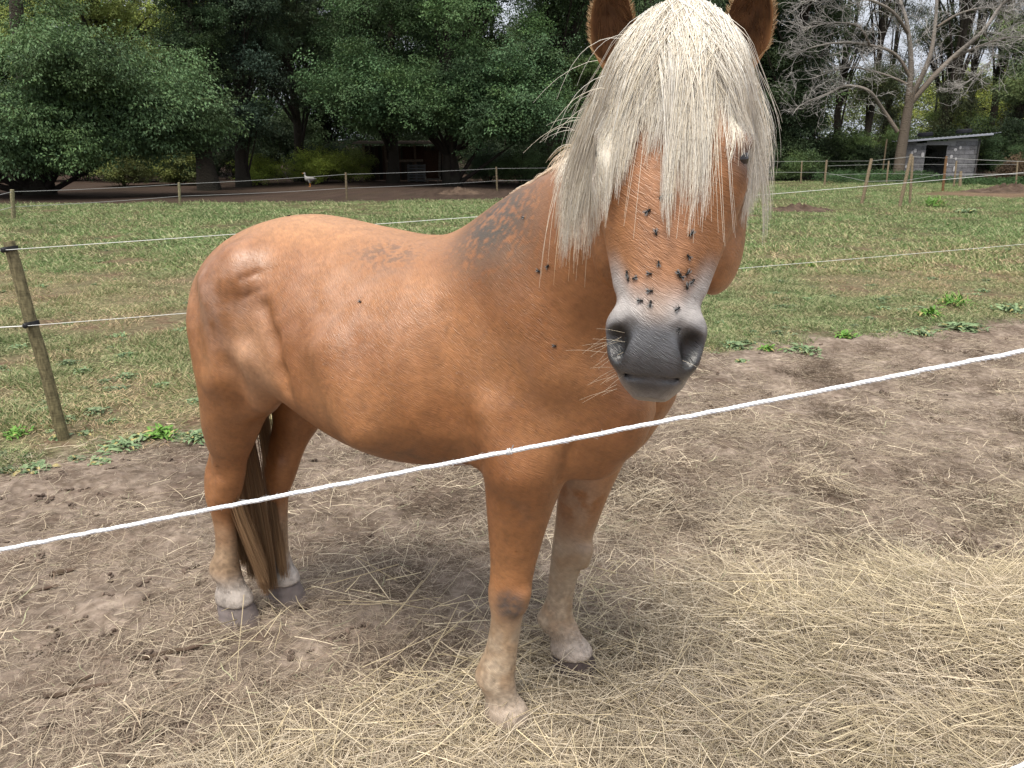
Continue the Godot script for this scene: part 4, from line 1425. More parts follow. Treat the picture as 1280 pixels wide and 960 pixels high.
func build_litter() -> void:
	# fallen sticks
	var bark := mat("dead_stick", Color.WHITE, 0.9, true)
	var sticks := [[62, 722, 92, 714, 0.012, "short dark stub of wood lying on the earth at left"], [0, 748, 74, 735, 0.007, "thin dark stick reaching in from the left edge"],
		[58, 872, 140, 858, 0.008, "dark brown stick on the earth near the lower left"], [170, 826, 262, 806, 0.008, "long dark twig half sunk left of the stiff straw"], [238, 942, 272, 930, 0.007, "small black twig near the bottom edge"],
		[85, 858, 118, 846, 0.006, "broken twig just above the lower left stick"]]
	rng.seed = 61
	for s in sticks:
		var a := on_ground(s[0], s[1], 2.5) + Vector3.UP * 0.006
		var b := on_ground(s[2], s[3], 2.5) + Vector3.UP * 0.008
		var p := PackedVector3Array()
		for k in 7:
			p.append(a.lerp(b, k / 6.0) + Vector3(rn(0.004), rn(0.002), rn(0.004)) - a)
		var mb := MB.new()
		mb.tube(p, PackedFloat32Array([s[4] * 0.7, s[4], s[4] * 0.9, s[4], s[4] * 0.85, s[4] * 0.8, s[4] * 0.4]), 7, Color(0.07, 0.048, 0.036), Color(0.10, 0.07, 0.05), true)
		var o := obj("stick", mb.mesh(), bark)
		o.position = a
		tag(o, s[5], "stick")
	# heaps of dug soil in the paddock
	var soil := mat("heap_soil", Color.WHITE, 0.95, true)
	soil.heightmap_enabled = true
	soil.heightmap_scale = 3.0
	soil.heightmap_texture = noise_tex(512, 0.03, 78)
	tri_scale(soil, 1.2)
	var heaps := [[998, 263, 0.95, 0.13, "low heap of dug brown earth right of the horse's head"], [577, 242, 0.9, 0.16, "crumbly earth heap in front of the wooden shelter"], [1140, 466, 0.07, 0.03, "pale earth clod beside the white rope at right"],
		[1265, 240, 1.6, 0.22, "reddish earth bank at the far right edge"]]
	for hcase in heaps:
		var c := on_ground(hcase[0], hcase[1], 15.0)
		var mb := MB.new()
		var rows := 24
		var sides := 64
		for i in rows + 1:
			var t := float(i) / rows
			for j in sides:
				var a := TAU * j / sides
				var rad: float = hcase[2] * t * (1.0 + 0.22 * noise.get_noise_2d(cos(a) * 90.0 + c.x * 31.0, sin(a) * 90.0))
				var hh: float = hcase[3] * pow(1.0 - t, 0.8) * (1.0 + 0.9 * noise.get_noise_3d(cos(a) * t * 160.0, sin(a) * t * 160.0, c.x * 20.0) + 0.9 * noise.get_noise_3d(cos(a) * t * 700.0, sin(a) * t * 700.0, c.x * 20.0)) - (0.05 if t > 0.98 else 0.0)
				var p := Vector3(cos(a) * rad, hh, sin(a) * rad * 0.6)
				var col := Color(0.055, 0.037, 0.027).lerp(Color(0.115, 0.08, 0.058), clampf(0.5 + noise.get_noise_2d(p.x * 300.0, p.z * 300.0), 0.0, 1.0))
				if hcase[2] < 0.1: col = Color(0.34, 0.27, 0.2)
				mb.vert(p, Vector3(cos(a) * hcase[3], hcase[2] * 0.8, sin(a) * hcase[3]).normalized(), col)
		for i in rows:
			for j in sides:
				var a := i * sides + j
				var b := i * sides + (j + 1) % sides
				mb.ix.append_array(PackedInt32Array([a, b, a + sides, b, b + sides, a + sides]))
		var o := obj("soil_heap", mb.mesh(), soil)
		o.position = Vector3(c.x, ground_y(c.x, c.z) - 0.01, c.z)
		tag(o, hcase[4], "soil heap" if hcase[2] > 0.1 else "clod")
	# dung and clods trodden about
	rng.seed = 62
	var cl := MB.new()
	for i in 5:
		cl.ellipsoid(Transform3D(Basis(Vector3(rn(1), rn(1), rn(1)).normalized(), rf(0, 3)), Vector3(rn(0.02), 0.004, rn(0.02))), Vector3(rf(0.006, 0.016), rf(0.004, 0.009), rf(0.006, 0.014)), Color(0.5, 0.5, 0.5).lerp(Color.WHITE, rng.randf()), 5, 7)
	var r := lay(650, 63, func(x, z): return smoothstep(-0.3, 0.3, z - edge_z(x)) * clampf(0.3 + noise.get_noise_2d(x * 60.0, z * 60.0) * 1.6, 0.02, 1.0), 0.25, 0.9, 6.6, [Color(0.13, 0.094, 0.074), Color(0.25, 0.185, 0.145)])
	tag(multi("earth_crumbs", cl.mesh(), mat("crumbs", Color.WHITE, 0.95, true), r[0], r[1]), "dark crumbs of earth and dung scattered over the trodden ground", "", "", "stuff")
# ---- trees
# a spray of leaves on a twig, about a metre long at scale 1
func spray_mesh(seed_: int, n: int, len_: float, ln: float, wd: float, droop: float, flat: float) -> ArrayMesh:
	rng.seed = seed_
	var mb := MB.new()
	var twig := PackedVector3Array()
	var p := Vector3(-len_ * 0.5, 0, 0)
	var d := Vector3(1, 0.25, 0).normalized()
	for k in 6:
		twig.append(p)
		d = (d + Vector3(0, -droop, rn(0.1))).normalized()
		p += d * len_ / 5.0
	mb.tube(twig, taper(6, 0.006, 0.002), 3, Color(0.7, 0.5, 0.4), Color(0.7, 0.5, 0.4))
	for i in n:
		var t := rf(0.05, 0.98) * 4.999
		var a := twig[int(t)].lerp(twig[int(t) + 1], t - int(t))
		var sp := len_ * 0.34 * (1.0 - 0.5 * t / 5.0)
		var o := a + Vector3(rn(sp * 0.4), rn(sp * flat), rn(sp))
		var dir := (Vector3(rf(0.0, 1.0), rf(-0.7, 0.35) - droop, signf(o.z - a.z) * rf(0.1, 1.0))).normalized()
		var L := ln * rf(0.65, 1.15)
		var W := wd * rf(0.7, 1.1)
		var s := dir.cross(Vector3.UP + Vector3(rn(0.45), 0, rn(0.45))).normalized() * W
		var up := s.cross(dir).normalized()
		var k := rf(0.72, 1.25)
		var c := Color(k * rf(0.9, 1.12), k, k * rf(0.85, 1.0))
		var m0 := o + dir * L * 0.45
		var tip := o + dir * L - up * L * 0.15
		mb.tri(o, m0 + s + up * W * 0.35, tip, c)
		mb.tri(o, tip, m0 - s + up * W * 0.35, c)
	return mb.mesh()

var sprays := []
var bark_m: StandardMaterial3D
var leaf_m: StandardMaterial3D

# crown: ellipsoids [x, y, z, rx, ry, rz] about the base; tone: leaf colour; count: sprays
func tree(called: String, label: String, pos: Vector3, tr: float, height: float, crown: Array, count: int, kind: int, tone: Color, seed_: int, opt := {}) -> Node3D:
	var o := thing(called, label, "tree", pos, opt.get("group", ""))
	rng.seed = seed_
	var lean: Vector3 = opt.get("lean", Vector3(rn(0.3), 0, rn(0.3)))
	var mb := MB.new()
	var tp := PackedVector3Array()
	for k in 9:
		var t := k / 8.0
		tp.append(Vector3(rn(0.05), -0.1 + height * 0.9 * t, rn(0.05)) + lean * t)
	var dark := Color(0.030, 0.025, 0.020)
	var lite: Color = opt.get("bark", Color(0.055, 0.046, 0.036))
	var tr2 := taper(9, tr, tr * 0.25, 0.9)
	tr2[0] = tr * 1.35
	mb.tube(tp, tr2, 9, dark.lerp(lite, 0.5), lite)
	var clumps := []
	var nc: int = opt.get("clumps", maxi(8, count / 26))
	for i in nc:
		var e: Array = crown[rng.randi() % crown.size()]
		var q := Vector3(rn(1), rn(1), rn(1)).normalized() * pow(rng.randf(), 0.45)
		clumps.append([Vector3(e[0] + q.x * e[3], e[1] + q.y * e[4], e[2] + q.z * e[5]), rf(0.55, 1.55), rng.randf(), rf(0.8, 1.4)])
	for i in mini(nc, 22):
		var c: Vector3 = clumps[i][0]
		var t := clampf((c.y - 0.8) / height, 0.1, 0.85) * rf(0.5, 0.95)
		var a := tp[int(t * 8.0)]
		var mid := a.lerp(c, 0.5) + Vector3(0, rf(-0.2, 0.4), 0)
		mb.tube(smooth_path(pts([a, mid, c]), 4), taper(9, tr * rf(0.22, 0.4), 0.012), 5, dark.lerp(lite, 0.4), dark)
	obj("trunk", mb.mesh(), bark_m, o)
	count = int(count * 1.45)
	var xf := []
	var cols := []
	var scale: float = opt.get("scale", 1.0)
	var size: float = opt.get("clump", 0.75)
	var warm: Color = opt.get("warm", Color(1.35, 1.25, 0.8))
	for i in count:
		var c: Array = clumps[rng.randi() % nc]
		var q: Vector3 = Vector3(rn(1), rn(0.62), rn(1)) * size * c[3] * 0.55
		var p: Vector3 = c[0] + q
		if p.y < 0.15: p.y = rf(0.15, 0.6)
		var out := atan2(q.z + c[0].z * 0.3, q.x + c[0].x * 0.3)
		var b := Basis(Vector3.UP, -out + rn(0.7)) * Basis(Vector3.BACK, rn(0.35) - 0.1) * Basis(Vector3.RIGHT, rn(0.45))
		var s := rf(0.7, 1.25) * scale
		xf.append(Transform3D(b.scaled(Vector3(s, s, s)), p))
		var k: float = c[1] * rf(0.85, 1.15)
		var w: Color = Color.WHITE.lerp(warm, c[2] * 0.7)
		cols.append(Color(tone.r * 1.5 * k * w.r, tone.g * 1.5 * k * w.g, tone.b * 1.55 * k * w.b))
	var cr := multi("crown", sprays[kind], leaf_m, xf, cols, o)
	cr.set_meta("kind", "stuff")
	return o

func base_at(u: float, d: float) -> Vector3:
	var p := at(u, 185.0, d)
	return Vector3(p.x, ground_y(p.x, p.z), p.z)

func build_trees() -> void:
	bark_m = mat("bark", Color.WHITE, 0.95, true)
	bark_m.heightmap_enabled = true
	bark_m.heightmap_scale = 4.0
	bark_m.heightmap_texture = noise_tex(512, 0.03, 81)
	tri_scale(bark_m, 1.0)
	leaf_m = mat("leaves", Color.WHITE, 0.55, true)
	leaf_m.metallic_specular = 0.3
	leaf_m.backlight_enabled = true
	leaf_m.backlight = Color(0.5, 0.5, 0.5)
	sprays = [spray_mesh(601, 40, 0.9, 0.11, 0.030, 0.12, 0.16), spray_mesh(602, 44, 0.8, 0.085, 0.026, 0.05, 0.35), spray_mesh(603, 46, 0.7, 0.10, 0.034, 0.02, 0.5), spray_mesh(604, 30, 1.2, 0.12, 0.018, 0.30, 0.12)]
	var deep := Color(0.030, 0.052, 0.026)
	var blue := Color(0.028, 0.046, 0.032)
	var mid := Color(0.045, 0.072, 0.032)
	var olive := Color(0.075, 0.092, 0.034)
	var lime := Color(0.12, 0.16, 0.035)
	# the big drooping tree on the left
	tree("spreading_tree", "big dark tree at far left whose boughs droop over the fence", base_at(40, 27.0), 0.42, 9.5, [[0, 5.2, 0, 5.6, 3.6, 3.6], [2.6, 3.4, 2.2, 2.8, 1.7, 1.6], [-3, 3.2, 2.0, 3.0, 1.7, 1.8], [4.6, 2.6, 1.0, 1.7, 1.0, 1.5], [-1.5, 1.9, 2.0, 3.6, 0.8, 1.2], [1.8, 1.9, 1.9, 2.6, 0.7, 1.0]], 3000, 0, Color(0.052, 0.088, 0.045), 701, {"clumps": 120, "clump": 0.8, "lean": Vector3(0.5, 0, 0.2)})
	tree("backlit_tree", "pale yellow-green tree rising behind the big dark left-hand tree", base_at(135, 38.0), 0.3, 12.0, [[0, 7.5, 0, 4.2, 3.8, 3.0]], 1100, 1, Color(0.19, 0.235, 0.075), 702, {"clump": 0.9})
	tree("ivy_tree", "ivy-covered upright trunk right of the big left-hand tree", base_at(256, 31.0), 0.35, 11.0, [[0, 3.0, 0, 0.75, 3.2, 0.7], [0.1, 7.5, 0, 1.1, 3.5, 1.0]], 1000, 2, deep, 703, {"clumps": 46, "clump": 0.5, "scale": 0.7, "lean": Vector3(-0.1, 0, 0)})
	tree("dark_tree", "dark fine-leaved tree with a bare lower trunk left of the white goose", base_at(300, 33.0), 0.26, 11.5, [[0.2, 5.0, 0, 2.1, 3.2, 1.7], [0.5, 8.5, 0, 2.6, 2.6, 2.2]], 1300, 1, blue, 704, {"clump": 0.75})
	tree("grey_green_tree", "grey-green tree standing behind the goose's patch of yellow weeds", base_at(372, 37.0), 0.24, 11.0, [[0, 6.0, 0, 2.3, 3.4, 2.0], [0, 9, 0, 2.6, 2.0, 2.0]], 1200, 1, Color(0.055, 0.078, 0.045), 705, {"clump": 0.8})
	tree("broad_tree", "broad leafy tree in the middle spreading low over the wooden shelter", base_at(562, 33.5), 0.34, 10.5, [[0, 5.2, 0.4, 4.4, 3.3, 2.8], [-2.8, 3.6, 1.2, 2.0, 1.7, 1.5], [2.6, 3.4, 1.2, 2.1, 1.9, 1.5], [0, 3.0, 1.8, 3.2, 1.1, 1.2], [0.3, 8.4, 0, 3.4, 2.0, 2.4]], 3000, 2, Color(0.045, 0.082, 0.040), 706, {"clumps": 130, "clump": 0.75, "lean": Vector3(0.1, 0, 0)})
	tree("forked_tree", "slim dark-trunked tree rising through the wooden shelter's left half", base_at(492, 35.5), 0.25, 10.5, [[-0.4, 6.6, 0, 2.4, 2.8, 2.0], [-1.2, 4.2, 0.4, 1.4, 1.2, 1.1]], 900, 2, deep, 707, {"clump": 0.75})
	tree("leaning_tree", "dark tree half hidden by the horse's blowing mane", base_at(690, 37.0), 0.25, 11.0, [[0.4, 5.6, 0, 2.2, 3.6, 1.9], [0.6, 9.2, 0, 2.6, 2.0, 2.0]], 1000, 0, mid, 708, {"clump": 0.8})
	tree("shade_tree", "dark tree directly behind the horse's forelock", base_at(800, 39.0), 0.3, 11.5, [[0, 5.6, 0, 3.4, 4.0, 2.4]], 1100, 1, deep, 709, {"clump": 0.85})
	tree("shaded_ivy_tree", "ivy-wrapped dark tree just right of the horse's forelock", base_at(985, 40.0), 0.34, 11.5, [[0, 3.4, 0, 1.2, 3.0, 1.0], [0, 8.2, 0, 2.6, 3.0, 2.0]], 1100, 2, Color(0.032, 0.050, 0.028), 710, {"clump": 0.7})
	# straight ivy-hung trunks on the right with sky between them
	var us := [1012, 1045, 1080, 1102, 1160, 1178, 1206, 1232, 1262, 1290, 1330]
	var ds := [45.0, 47.5, 44.0, 50.0, 46.0, 43.0, 49.0, 45.5, 48.0, 44.0, 46.0]
	var words := ["slim trunk nearest the right of the forelock", "straight dark trunk behind the bare tree's left twigs", "trunk seen through the bare tree's lower left limb", "thin far trunk just left of the bare tree's fork", "thick dark trunk leaning behind the shed's left half", "ivy-hung trunk right above the shed's doorway", "distant trunk above the middle of the shed roof", "hanging-ivy trunk above the right end of the shed roof", "trunk just right of the shed", "dark trunk at the right edge of the photo", "tree standing just beyond the right edge"]
	for i in us.size():
		var ivy := i % 3 != 1
		tree("woodland_tree", words[i], base_at(us[i], ds[i]), [0.2, 0.24, 0.2, 0.15, 0.40, 0.26, 0.18, 0.24, 0.2, 0.3, 0.3][i], 15.0, [[0, 10.5, 0, 2.0, 2.6, 1.8], [0.1, 4.2, 0, 0.55, 2.6, 0.5]] if ivy else [[0, 11.0, 0, 2.4, 2.4, 2.0], [0, 7.0, 0, 1.3, 1.2, 1.2]], 520 if ivy else 380, 3 if ivy else 1, Color(0.042, 0.056, 0.030), 720 + i, {"clumps": 22, "clump": 0.6, "group": "straight trunks behind the shed", "lean": Vector3([0.3, -0.2, 0.5, 0.1, 2.2, 0.3, -0.4, 0.2, 0.5, -0.3, 0.1][i], 0, 0)})
	tree("bright_tree", "sunlit yellow-green tree beyond the trunks at upper right", base_at(1235, 56.0), 0.3, 9.0, [[0, 4.2, 0, 3.2, 2.6, 2.2], [-3.5, 3.2, 0, 2.4, 1.8, 2.0]], 900, 1, Color(0.21, 0.25, 0.07), 741, {"clump": 0.9})
	tree("drooping_tree", "grey-green drooping tree at the upper right edge", base_at(1272, 41.0), 0.2, 9.0, [[0.2, 4.9, 0, 1.6, 1.5, 1.3], [0.5, 7.5, 0, 2.0, 1.8, 1.6]], 520, 0, Color(0.085, 0.115, 0.06), 742, {"clump": 0.7})
	# the wood behind: each tree crowned almost to the ground
	rng.seed = 77
	var back := []
	for i in 17:
		back.append([-170 + i * 71 + rf(-14, 14), rf(43, 52), rf(0, 1)])
	for i in 3:
		back.append([1390 + i * 120, 46.0 + i * 2.0, 0.3 + 0.3 * i])
	var place := ["beyond the left edge", "at the left edge behind the drooping boughs", "behind the drooping boughs at left", "behind the big tree's right side", "between the big left tree and the ivy trunk", "behind the ivy trunk", "behind the two dark trunks at left", "behind the goose", "left of the wooden shelter", "behind the shelter's left end", "behind the wooden shelter", "behind the broad middle tree", "behind the right side of the broad middle tree", "behind the blowing mane", "behind the horse's left ear", "behind the horse's forelock", "behind the horse's right ear", "just beyond the right edge", "well beyond the right edge", "farthest beyond the right edge"]
	for i in back.size():
		var b: Array = back[i]
		var hi: float = 11.5 + b[2] * 3.0
		tree("forest_tree", "dark woodland tree " + place[i], base_at(b[0], b[1]), 0.28, hi, [[0, hi * 0.5, 0, 2.9, hi * 0.36, 2.2], [0, hi * 0.62, 0, 3.1, hi * 0.28, 2.0], [0, 2.4, 0, 2.6, 1.8, 1.6]], 900, [1, 2, 0][i % 3], deep.lerp(mid, b[2]), 760 + i, {"clumps": 40, "clump": 1.0, "scale": 1.45, "group": "dark wood behind the paddock"})
	# far hillside wood in one mass
	var xf := []
	var cols := []
	rng.seed = 91
	for i in 6500:
		var z := -rf(62.0, 78.0)
		var x := rf(-62.0, 66.0)
		var top := 7.5 + 2.5 * noise.get_noise_2d(x * 12.0, 3.0)
		if x > 18.0 and x < 46.0: top = 6.6 + 2.6 * noise.get_noise_2d(x * 30.0, 3.0)
		var y := ground_y(x, z) + top * pow(rng.randf(), 0.8)
		var s := rf(1.6, 2.8)
		xf.append(Transform3D((Basis(Vector3.UP, rf(0, TAU)) * Basis(Vector3.RIGHT, rn(0.5))).scaled(Vector3(s, s, s)), Vector3(x, y, z)))
		var k := rf(0.6, 1.3)
		var c := Color(0.055, 0.078, 0.030).lerp(Color(0.20, 0.24, 0.07), smoothstep(16.0, 24.0, x) * rng.randf())
		cols.append(Color(c.r * k, c.g * k, c.b * k))
	tag(multi("far_woodland", sprays[1], leaf_m, xf, cols), "distant leafy wood seen between the trunks", "", "", "stuff")
	# undergrowth
	var shrubs := [
		[402, 35.5, 1.5, 1.35, lime, "yellow-green shrub behind the goose"], [430, 36.5, 1.1, 1.3, Color(0.12, 0.15, 0.04), "yellowish shrub left of the wooden shelter"], [318, 34.5, 0.8, 1.2, lime, "small bright shrub between the two dark trunks"],
		[218, 34.5, 1.2, 1.6, olive, "olive shrub behind the second far fence post"], [150, 33.0, 1.1, 1.2, olive, "olive bush in the gloom below the drooping boughs"], [612, 36.0, 0.9, 1.7, Color(0.055, 0.085, 0.05), "grey-green bush right of the wooden shelter"],
		[655, 34.0, 1.1, 1.6, mid, "rounded bush beside the horse's withers"], [720, 36.0, 1.4, 1.8, mid, "dark bush behind the horse's neck"], [1000, 38.5, 1.4, 1.3, mid, "dark shrub behind the right ear's fence wires"],
		[1062, 41.0, 1.8, 2.2, mid, "leafy shrub behind the bare tree's left side"], [1110, 42.0, 1.5, 2.4, Color(0.06, 0.095, 0.035), "green shrub just behind the bare tree's trunk"], [1205, 44.0, 2.2, 3.0, Color(0.11, 0.165, 0.05), "bright green shrub rising behind the shed roof"],
		[1262, 39.5, 1.3, 2.2, deep, "dark shrub against the shed's right-hand wall"], [1160, 45.0, 1.8, 3.2, Color(0.10, 0.15, 0.045), "tall leafy shrub behind the shed's doorway"], [1276, 36.5, 0.8, 0.9, Color(0.06, 0.042, 0.030), "reddish-brown dead brush right of the shed"]]
	for i in shrubs.size():
		var s: Array = shrubs[i]
		var o := tree("shrub", s[5], base_at(s[0], s[1]), 0.04, s[3], [[0, s[3] * 0.5, 0, s[2], s[3] * 0.45, s[2] * 0.7]], 170 + int(s[2] * 60), 1 + i % 2, s[4], 800 + i, {"clumps": 16, "clump": 0.4, "scale": 0.7})
		o.set_meta("category", "shrub")
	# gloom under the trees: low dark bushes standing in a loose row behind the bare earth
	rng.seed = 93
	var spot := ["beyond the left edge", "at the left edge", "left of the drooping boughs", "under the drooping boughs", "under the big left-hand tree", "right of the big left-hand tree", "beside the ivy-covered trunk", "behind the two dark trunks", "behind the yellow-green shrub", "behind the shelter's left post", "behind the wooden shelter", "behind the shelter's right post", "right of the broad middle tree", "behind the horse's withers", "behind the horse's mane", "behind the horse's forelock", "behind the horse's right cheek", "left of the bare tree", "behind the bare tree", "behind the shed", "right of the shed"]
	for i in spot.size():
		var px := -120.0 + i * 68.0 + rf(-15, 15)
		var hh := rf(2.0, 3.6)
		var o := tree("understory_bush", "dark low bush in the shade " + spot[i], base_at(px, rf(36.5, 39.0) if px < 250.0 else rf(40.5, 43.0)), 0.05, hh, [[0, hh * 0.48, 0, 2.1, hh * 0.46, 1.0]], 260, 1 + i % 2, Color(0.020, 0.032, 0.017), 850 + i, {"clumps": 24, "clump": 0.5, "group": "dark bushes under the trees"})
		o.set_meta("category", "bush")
	# nettles along the foot of the wood at right
	xf = []
	cols = []
	for i in 700:
		var x := rf(13.5, 27.0)
		var z := -34.8 - 0.10 * (x - 13.5) + rn(0.5) - (1.5 if x > 22.5 else 0.0) * rng.randf()
		if x > 19.0 and x < 24.5: z = maxf(z, -36.4) + 0.2
		if x < 19.0: z -= 1.2 * rng.randf()
		var s := rf(0.4, 0.75)
		xf.append(Transform3D((Basis(Vector3.UP, rf(0, TAU)) * Basis(Vector3.BACK, rf(0.3, 1.1))).scaled(Vector3(s, s, s)), Vector3(x, ground_y(x, z) + rf(0.0, 0.36 if x < 18.4 else 0.14), z)))
		var k := rf(0.7, 1.25)
		cols.append(Color(0.06 * k, 0.115 * k, 0.045 * k))
	tag(multi("nettles", sprays[2], leaf_m, xf, cols), "low green nettles along the fence in front of the block shed", "", "", "stuff")

func build_bare_tree() -> void:
	var d := 38.0
	var sc := d / 984.0 / 0.958
	var base := base_at(1127, d)
	var o := thing("bare_tree", "leafless grey tree with a spray of pale twigs beside the block shed", "tree", base)
	rng.seed = 55
	var col := Color(0.14, 0.112, 0.088)
	var pale := Color(0.40, 0.375, 0.355)
	var l := func(list: Array) -> PackedVector3Array:
		var p := PackedVector3Array()
		var z := rn(0.2)
		for q in list:
			p.append(Vector3((q[0] - 1127.0) * sc, (224.0 - q[1]) * sc, z))
			z += rn(0.35)
		p[0].z = 0.0
		return smooth_path(p, 5)
	var tb := MB.new()
	var trunk: PackedVector3Array = l.call([[1127, 228], [1127, 190], [1128, 150], [1130, 126]])
	for k in trunk.size(): trunk[k].z *= 0.2
	tb.tube(trunk, taper(trunk.size(), 0.26, 0.17), 12, col, col)
	obj("trunk", tb.mesh(), bark_m, o)
	var limbs := [
		[[[1120, 170], [1102, 146], [1078, 126], [1060, 120], [1040, 128], [1012, 140], [998, 152]], 0.10], [[[1127, 138], [1125, 98], [1114, 55], [1104, 15], [1098, -40]], 0.15], [[[1131, 130], [1142, 92], [1148, 45], [1146, 0], [1150, -50]], 0.13],
		[[[1131, 138], [1150, 112], [1170, 92], [1192, 66], [1208, 40], [1222, 18], [1240, -20]], 0.15], [[[1126, 112], [1106, 88], [1076, 78], [1040, 76], [1008, 82], [984, 92]], 0.08], [[[1118, 68], [1092, 46], [1060, 34], [1024, 30], [990, 40]], 0.08],
		[[[1110, 30], [1080, 6], [1046, -6], [1012, 0]], 0.07], [[[1170, 92], [1196, 80], [1222, 72], [1246, 74]], 0.07], [[[1148, 60], [1172, 46], [1200, 40], [1232, 44]], 0.06], [[[1126, 120], [1098, 108], [1062, 100], [1020, 112]], 0.06], [[[1195, 62], [1212, 80], [1206, 100], [1180, 124]], 0.035], [[[1076, 78], [1058, 60], [1030, 56], [1002, 62]], 0.05], [[[1147, 30], [1170, 8], [1196, -6]], 0.05]]
	var ends := []
	for q in limbs:
		var p: PackedVector3Array = l.call(q[0])
		# start on the trunk or limb it grows from
		var lb := MB.new()
		lb.tube(p, taper(p.size(), q[1], 0.02), 7, col, col.lerp(pale, 0.8))
		obj("limb", lb.mesh(), bark_m, o)
		ends.append(p)
	var tw := MB.new()
	for p in ends:
		for i in 28:
			var t := pow(rng.randf(), 0.6)
			var k := clampi(int(t * (p.size() - 1)), 1, p.size() - 2)
			var dir: Vector3 = (p[k + 1] - p[k - 1]).normalized()
			twig(tw, p[k], (dir + Vector3(rn(0.6), rn(0.6) + 0.1, rn(0.6))).normalized(), rf(0.6, 1.9) * (1.2 - 0.4 * t), 0.014, 2, pale)
	var t := obj("twigs", tw.mesh(), bark_m, o)
	t.set_meta("kind", "stuff")

func twig(mb: MB, p: Vector3, d: Vector3, ln: float, r: float, depth: int, c: Color) -> void:
	var path := PackedVector3Array([p])
	var n := 5
	for k in n:
		d = (d + Vector3(rn(0.22), rn(0.2) + 0.02, rn(0.22))).normalized()
		p += d * ln / n
		path.append(p)
	var k := rf(0.75, 1.2)
	var cc := Color(c.r * k, c.g * k, c.b * k)
	mb.tube(path, taper(n + 1, r, r * 0.45), 3, cc, cc)
	if depth > 0:
		for i in 4:
			var q: int = rng.randi_range(1, n)
			twig(mb, path[q], (d + Vector3(rn(0.7), rn(0.6), rn(0.7))).normalized(), ln * rf(0.3, 0.6), r * 0.7, depth - 1, c)
# ---- fences
func post(called: String, label: String, foot: Vector3, top: Vector3, r: float, col: Color, group: String, square := false) -> Node3D:
	var o := thing(called, label, "fence post", foot, group)
	rng.seed = int(absf(foot.x) * 100.0) + 7
	var mb := MB.new()
	var p := PackedVector3Array()
	var rr := PackedFloat32Array()
	for k in 9:
		var t := k / 8.0
		p.append(Vector3(0, -0.08, 0).lerp(top - foot, t) + Vector3(rn(0.0015), 0, rn(0.0015)))
		rr.append(r * (1.0 - 0.06 * t) * rf(0.97, 1.03))
	rr[8] *= 0.93
	mb.tube(p, rr, 5 if square else 14, Color(col.r * 0.8, col.g * 0.8, col.b * 0.75), col, true)
	obj("stake", mb.mesh(), mats["post_wood"], o)
	return o

func wire(label: String, a: Vector3, b: Vector3, r: float, sag: float, group: String, bright := 1.0) -> void:
	var mb := MB.new()
	var p := PackedVector3Array()
	for k in 25:
		var t := k / 24.0
		p.append(a.lerp(b, t) - Vector3.UP * sag * 4.0 * t * (1.0 - t) - a)
	var c := Color(0.72 * bright, 0.72 * bright, 0.70 * bright)
	mb.tube(p, taper(25, r, r), 6, c, c)
	var o := obj("fence_wire", mb.mesh(), mats["wire"])
	o.position = a
	tag(o, label, "fence wire", group)

